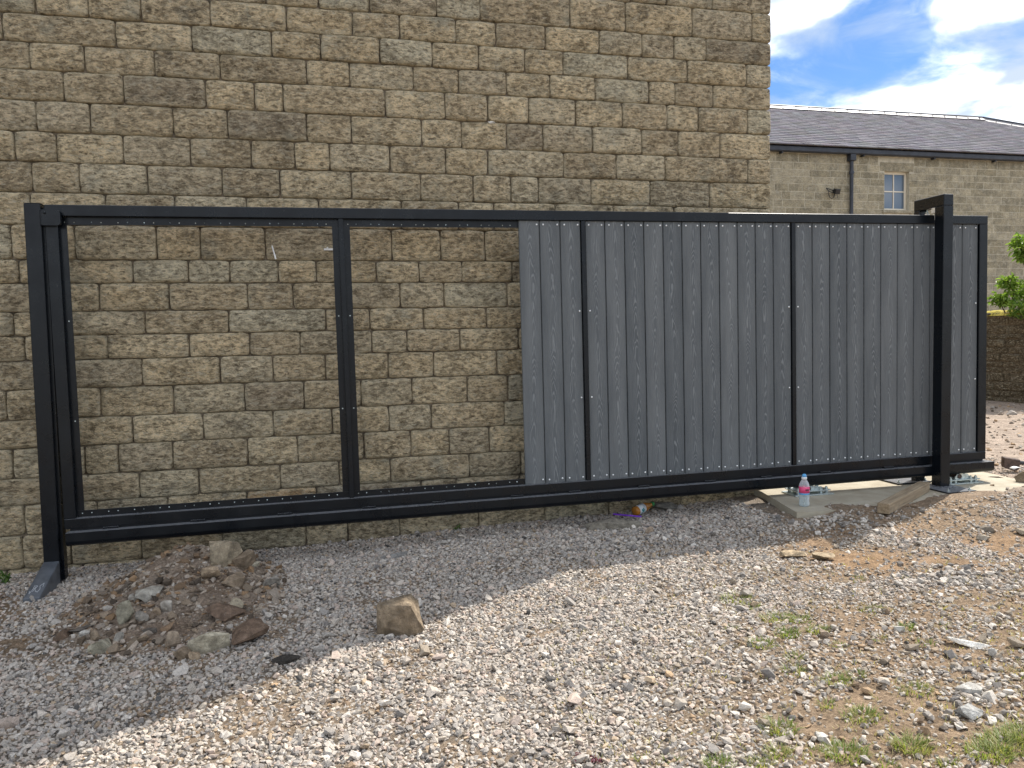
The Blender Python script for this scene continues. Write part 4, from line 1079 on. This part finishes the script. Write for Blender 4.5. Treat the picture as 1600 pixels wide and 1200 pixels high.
# ------------------------------------------------------------------ far house
def build_house():
    Y0 = 17.0; g = float(zbase(12, 17)); XA, XB = 5.0, 25.2; EZ = EYE+4.43; RZ = EYE+6.80; RY = 4.2; RXB = 21.0
    R = empty('stone_house', (XA, Y0, g-.05), 'long pale stone house with slate roof behind the gate', 'house')
    def L(x, y, z): return (x-XA, y-Y0, z-(g-.05))
    rs = random.Random(12)
    wx0, _, wz1 = on_y(1382, 267, Y0); wx1, _, wz0 = on_y(1419, 329, Y0); wx1 += .02
    # wall core with the window opening left open
    bm = bmesh.new(); a = L(XA, Y0, g-.05); b = L(XB, Y0+8.4, EZ)
    def seg(x0, x1, z0, z1): box(bm, x0-XA, x1-XA, .001, .35, z0-(g-.05), z1-(g-.05))
    seg(XA, wx0, g-.05, EZ); seg(wx1, XB, g-.05, EZ); seg(wx0, wx1, g-.05, wz0); seg(wx0, wx1, wz1, EZ)
    link('wall_core', from_bm('wall_core', bm), 'hmortar', R)
    bx('rear_block', (0, XB-XA, .36, 8.4, 0, EZ-g+.05), 'hmortar', R)
    bm = bmesh.new(); box(bm, -.5, .5, -.5, .5, -.5, .5); unit = from_bm('house_stone', bm); unit.materials.append(MAT['hstone'])
    fillbm = bmesh.new(); z = EZ-.02; row = 0
    while z > g-.05:
        h = rs.uniform(.165, .215) if row else .22; z0 = z-h; x = XA + rs.uniform(0, .4)
        while x < XB:
            wd = rs.uniform(.24, .66); x1 = min(x+wd, XB)
            spans = [(x, x1)]
            if z0 < wz1+.0 and z > wz0-.0:
                spans = []
                if x < wx0: spans.append((x, min(x1, wx0)))
                if x1 > wx1: spans.append((max(x, wx1), x1))
            if z0 < wz1+.20 and z > wz1+.02:                # lintel takes this place
                spans = [(p, q) for s in spans for p, q in ((s[0], min(s[1], wx0-.14)), (max(s[0], wx1+.14), s[1])) if q-p > .05]
            for p, q in spans:
                if q-p < .06: continue
                jit = rs.uniform(-.004, .004)
                u = project(np.array([p, q]), np.array([Y0, Y0]), np.array([(z+z0)/2]*2))
                vis = u[0][1] > 1203 and u[0][0] < 1605 and (u[1][0] < 342 or (u[0][1] > 1540 and u[1][0] < 500))
                if vis:
                    o = bpy.data.objects.new('stone', unit); COL.objects.link(o); o.parent = R
                    o.location = L((p+q)/2, Y0+.02+jit, (z+z0)/2); o.scale = (q-p-.019, .05, h-.018)
                else:
                    c = L((p+q)/2, Y0+.02+jit, (z+z0)/2); box(fillbm, c[0]-(q-p)/2+.006, c[0]+(q-p)/2-.006, c[1]-.025, c[1]+.025, c[2]-h/2+.006, c[2]+h/2-.006)
            x = x1
        z = z0; row += 1
    tag(link('stonework', from_bm('stonework', fillbm), 'hstone', R), kind='stuff')
    c = L(wx0-.13, Y0, wz1); bx('lintel', (0, wx1-wx0+.26, -.006, .05, .004, .215), 'hstone', R, .004, loc=c)
    # window
    c = L(wx0, Y0+.11, wz0); ww, wh = wx1-wx0, wz1-wz0
    W = link('window', None if False else from_bm('window', (lambda q: (box(q, 0, .05, 0, .05, 0, wh), box(q, ww-.05, ww, 0, .05, 0, wh), box(q, .05, ww-.05, 0, .05, wh-.06, wh), box(q, .05, ww-.05, 0, .05, 0, .06), q)[-1])(bmesh.new())), 'cream', R, c)
    bx('glazing_bar', (ww/2-.013, ww/2+.013, .004, .04, .06, wh-.06), 'cream', W)
    bx('glazing_bar', (.05, ww-.05, .006, .038, wh/2-.013, wh/2+.013), 'cream', W)
    for i in range(2):
        for j in range(2):
            bx('pane', (.05 if i == 0 else ww/2+.013, ww/2-.013 if i == 0 else ww-.05, .022, .028, .06 if j == 0 else wh/2+.013, wh/2-.013 if j == 0 else wh-.06), 'glass', W)
    bx('sill', (-.06, ww+.06, -.16, .05, -.075, -.002), 'hstone', W, .004)
    # gutter, downpipe
    bx('gutter', (0, XB-XA, -.17, -.03, EZ-g+.03, EZ-g+.16), 'iron', R, .02)
    bx('fascia', (0, XB-XA, -.028, .2, EZ-g+.052, EZ-g+.14), 'iron', R)
    dx = on_y(1327, 290, Y0)[0]
    bm = bmesh.new(); cyl(bm, (0, 0, 0), (0, 0, EZ-g-.13), .045, seg=12)
    for zz in (1.8, 3.6, 5.3): cyl(bm, (0, 0, zz), (0, 0, zz+.07), .062, seg=12)
    box(bm, -.08, .08, -.08, .08, EZ-g-.13, EZ-g+.03, .01)
    link('downpipe', from_bm('downpipe', bm), 'iron', R, L(dx, Y0-.085, g-.05))
    for px in (1218, 1345, 1455, 1550):
        x = on_y(px, 250, Y0)[0]; bx('gutter_bracket', (-.02, .02, -.13, -.006, -.12, -.01), 'iron', R, loc=L(x, Y0, EZ+.06))
    # roof with hipped right end
    ez = EZ+.14-(g-.05); rz = RZ-(g-.05); x1 = XB-XA+.2; rx = RXB-XA; y0 = -.2; y1 = 8.6
    bm = bmesh.new(); v = [bm.verts.new(q) for q in ((-.1, y0, ez), (x1, y0, ez), (rx, RY, rz), (-.1, RY, rz), (-.1, y1, ez), (x1, y1, ez))]
    for q in ((0, 1, 2, 3), (1, 5, 2), (3, 2, 5, 4), (0, 3, 4), (0, 4, 5, 1)): bm.faces.new([v[i] for i in q])
    roof = link('roof', from_bm('roof', bm), 'lead', R)
    n = np.random.RandomState(31); slope = math.hypot(RY-y0, rz-ez); sy, sz = (RY-y0)/slope, (rz-ez)/slope
    V, Fq, C = [], [], []
    e = .215; t = 0.0; r = 0
    while t < slope-.05:
        xm = x1-(x1-rx)*(t/slope); x = -.1-(.15 if r % 2 else 0)
        while x < xm:
            wd = n.uniform(.22, .36); a, b = max(x, -.1), min(x+wd-.006, xm)
            if b-a > .03:
                lo = t-.03; hi = min(t+e+.06, slope); th = .022+n.uniform(-.003, .006); o = len(V)
                for tt, hh in ((lo, th), (hi, .008)):
                    for xx in (a, b):
                        V.append((xx, y0+sy*tt-sz*hh, ez+sz*tt+sy*hh))
                for xx in (a, b): V.append((xx, y0+sy*lo-sz*.004, ez+sz*lo+sy*.004))
                Fq += [(o, o+1, o+3, o+2), (o+4, o+5, o+1, o)]
                g_ = np.array([.20, .188, .205])*n.uniform(.72, 1.22)+n.uniform(0, .02, 3); C += [tuple(g_)+(1,)]*6
            x += wd
        t += e; r += 1
    tag(link('slates', mesh_np('slates', V, Fq, C), 'slate', roof), kind='stuff')
    x = 2.0
    bm = bmesh.new()
    prof = [(-.16, -.085), (-.05, .012), (.05, .012), (.16, -.085), (.15, -.10), (0, -.01), (-.15, -.10)]
    A = [bm.verts.new((0, y, z)) for y, z in prof]; B = [bm.verts.new((.435, y, z)) for y, z in prof]
    for i in range(7): bm.faces.new((A[i], A[(i+1) % 7], B[(i+1) % 7], B[i]))
    bm.faces.new(A); bm.faces.new(B[::-1])
    bx_ = box(bm, .430, .445, -.13, .13, -.085, -.02)
    rt = from_bm('ridge_tile', bm); rt.materials.append(MAT['lead'])
    x = 1.5
    while x < rx-.1:
        o = bpy.data.objects.new('ridge_tile', rt); COL.objects.link(o); o.parent = roof; o.location = (x, RY, rz+.055+rs.uniform(-.004, .004)); x += .447
    dv = Vector((x1-rx, y0-RY, ez-rz)); ln = dv.length; d = dv.normalized(); k = 0.0
    while k < ln-.4:
        o = bpy.data.objects.new('hip_tile', rt); COL.objects.link(o); o.parent = roof; p = Vector((rx, RY, rz+.05))+d*k; o.location = p
        o.rotation_euler = (0, math.asin(-d.z), math.atan2(d.y, d.x)); k += .447
    bm = bmesh.new(); cyl(bm, (1.4, RY, rz+.075), (rx, RY, rz+.075), .05, seg=10)
    link('ridge_roll', from_bm('ridge_roll', bm), 'iron', roof, smooth=True)
    bm = bmesh.new(); cyl(bm, (rx, RY, rz+.073), tuple(Vector((rx, RY, rz+.07))+d*(ln-.3)), .05, seg=10)
    link('hip_roll', from_bm('hip_roll', bm), 'iron', roof, smooth=True)
    # floodlight and cable
    lx, _, lz = on_y(1303, 299, Y0)
    R2 = empty('wall_floodlight', (lx, Y0-.03, lz), 'black floodlight with looped cable on the far house wall', 'lamp')
    bx('lamp_head', (-.07, .07, -.14, -.02, -.05, .07), 'black', R2, .01, rot=(.35, 0, 0)); bx('wall_bracket', (-.03, .03, -.06, .025, -.02, .02), 'black', R2)
    bm = bmesh.new()
    loop = [(-.02-.19*(1-math.cos(t))*.5, -.04, -.02-.21*math.sin(t)*.8) for t in np.linspace(0, 3.1, 12)]
    tube(bm, loop, .009, 6); tube(bm, [(-.05, -.04, .0), (-.16, -.045, .03), (-.27, -.04, .06)], .011, 6); tube(bm, [(-.27, -.04, .06), (-.20, -.05, -.02), (-.06, -.05, -.06)], .009, 6); tube(bm, [(.03, -.04, -.05), (.06, -.03, -.17)], .007, 6)
    link('cable', from_bm('cable', bm), 'black', R2)
build_house()

# ------------------------------------------------------------------ garden wall and shrub at the right
def build_garden_wall():
    X0 = 11.90; g = float(zbase(X0, 11.4)); H = EYE+.31-g; ya, yb = 8.4, 16.4
    R = empty('garden_wall', (X0, 11.4, g-.05), 'dark mossy rubble garden wall beyond the right end of the gate', 'wall')
    bx('wall_core', (.03, .42, ya-11.4, yb-11.4, 0, H+.01), 'mortar', R)
    rs = np.random.RandomState(14); z = 0.0; seed = 900; fill = []
    while z < H-.03:
        h = min(rs.uniform(.09, .17), H+.045-z); y = ya
        while y < yb:
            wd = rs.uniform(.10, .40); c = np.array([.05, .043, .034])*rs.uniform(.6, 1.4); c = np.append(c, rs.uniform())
            V, Fq, E = stone_np(wd-.016, h-.014, seed, .06, .022, .035); seed += 1
            V = np.stack([V[:, 1], -V[:, 0], V[:, 2]], -1)
            cc = np.array([rs.normal(0, .01), y+wd/2-11.4, z+h/2])
            px = project(np.array([X0]), np.array([y+wd/2]), np.array([z+h/2+g]))[0][0]
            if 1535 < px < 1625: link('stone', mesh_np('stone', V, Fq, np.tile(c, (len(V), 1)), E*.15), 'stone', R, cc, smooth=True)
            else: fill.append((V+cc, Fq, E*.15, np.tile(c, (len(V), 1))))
            y += wd
        z += h
    Vs, Fs, o = [], [], 0
    for V, Fq, E, C in fill: Vs.append(V); Fs.append(Fq+o); o += len(V)
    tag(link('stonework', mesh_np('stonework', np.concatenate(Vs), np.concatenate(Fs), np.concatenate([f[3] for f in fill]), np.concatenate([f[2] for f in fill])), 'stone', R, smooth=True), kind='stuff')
    xs = np.linspace(-.03, .45, 14); ys = np.arange(10.7, 13.4, .03)-11.4; X, Y = np.meshgrid(xs, ys)
    t = np.clip(np.minimum(X+.03, .45-X)/.08, 0, 1)
    Z = H + .03 + .045*t*(.5+fbm(X*14, Y*14, 3)) - .05*(1-t)
    nx, ny = len(xs), len(ys); idx = np.arange(nx*ny).reshape(ny, nx)
    link('moss', mesh_np('moss', np.stack([X, Y, Z], -1).reshape(-1, 3), np.stack([idx[:-1, :-1], idx[:-1, 1:], idx[1:, 1:], idx[1:, :-1]], -1).reshape(-1, 4)), 'moss', R, smooth=True)
build_garden_wall()
def build_shrub():
    rs = np.random.RandomState(17)
    base = (12.75, 11.2, float(zbase(12.5, 11.2)))
    R = empty('shrub', base, 'bright green leafy shrub overhanging the garden wall', 'shrub')
    def at(px, py, y): return on_y(px, py, y)
    cents = []
    for px, py, r, y in ((1582, 465, .24, 11.25), (1560, 468, .14, 11.45), (1600, 450, .28, 11.2), (1575, 440, .15, 11.3), (1593, 482, .22, 11.0), (1625, 470, .34, 11.1), (1645, 440, .36, 11.0),
                         (1594, 385, .17, 11.2), (1606, 375, .22, 11.1), (1630, 395, .34, 11.1), (1660, 400, .4, 11.0), (1598, 400, .12, 11.2)):
        cents.append((at(px, py, y), (r, r*.9, r*.75)))
    leaf_cloud(rs, cents, 1500, .115, 'crown', R, 'leaf', base)
    bm = bmesh.new()
    for c, r in cents:
        e = np.array(c)-np.array(base); mid = e*.55+np.array([rs.normal(0, .08), rs.normal(0, .08), .15])
        tube(bm, [(rs.normal(0, .04), rs.normal(0, .04), -.03), tuple(mid), tuple(e)], .011, 6)
    link('stems', from_bm('stems', bm), 'bark', R)
build_shrub()

# ------------------------------------------------------------------ things on the ground at the far right
def build_right_bits():
    x, y, z = on_ground(1581, 738); g = float(zbase(x, y))
    R = empty('digging_tool', (x, y, g), 'rusty brown tool head on a shaft lying at the right edge', 'tool', rot=(0, 0, -.2))
    bm = bmesh.new(); q = [(-.085, .105), (.075, .075), (.065, -.005), (.03, -.03), (-.085, .012)]
    A = [bm.verts.new((a, -.012, b+.035)) for a, b in q]; B = [bm.verts.new((a, .030, b+.045)) for a, b in q]
    bm.faces.new(A); bm.faces.new(B[::-1])
    for i in range(5): bm.faces.new((A[i], B[i], B[(i+1) % 5], A[(i+1) % 5]))
    bmesh.ops.bevel(bm, geom=bm.edges[:], offset=.006, segments=1, affect='EDGES'); link('tool_head', from_bm('tool_head', bm), 'rust', R)
    bm = bmesh.new(); cyl(bm, (.07, .01, .085), (.13, .01, .080), .020, .017, 10); link('socket', from_bm('socket', bm), 'black', R)
    bm = bmesh.new(); cyl(bm, (.13, .01, .080), (1.1, .05, .018), .015, .016, 10); link('shaft', from_bm('shaft', bm), 'timber', R)
    x, y, z = on_ground(1588, 744); g = float(zbase(x, y))
    xs = np.linspace(0, 1, 9); V = []; 
    for t in xs:
        for s in (-1, 1): V.append((-.05+.13*t+s*.010, s*.035-.05*t, .008+.085*math.sin(math.pi*(.25+.72*t))*(1-.35*t)))
    F_ = [(2*i, 2*i+1, 2*i+3, 2*i+2) for i in range(8)]
    o = link('plastic_scrap', mesh_np('plastic_scrap', V, F_), 'white', loc=(x, y, g), smooth=True); sm = o.modifiers.new('thickness', 'SOLIDIFY'); sm.thickness = .003
    tag(o, 'curled white plastic scrap in front of the rusty tool head', 'scrap')
    a, b = on_ground(1541, 750), on_ground(1568, 751); c = ((a[0]+b[0])/2, (a[1]+b[1])/2, float(zbase((a[0]+b[0])/2, (a[1]+b[1])/2))+.012)
    bm = bmesh.new(); d = Vector((b[0]-a[0], b[1]-a[1], 0))
    pts = [-d*.5, -d*.2+Vector((0, .01, .006)), d*.15+Vector((0, -.006, .010)), d*.5+Vector((0, 0, .004))]
    for p, q, r0, r1 in zip(pts, pts[1:], (.014, .017, .018), (.017, .018, .014)): cyl(bm, p, q, r0, r1, 8)
    tag(link('broken_stick', from_bm('broken_stick', bm), 'bark', loc=c), 'short broken stick lying right of the gate track end', 'stick')
build_right_bits()
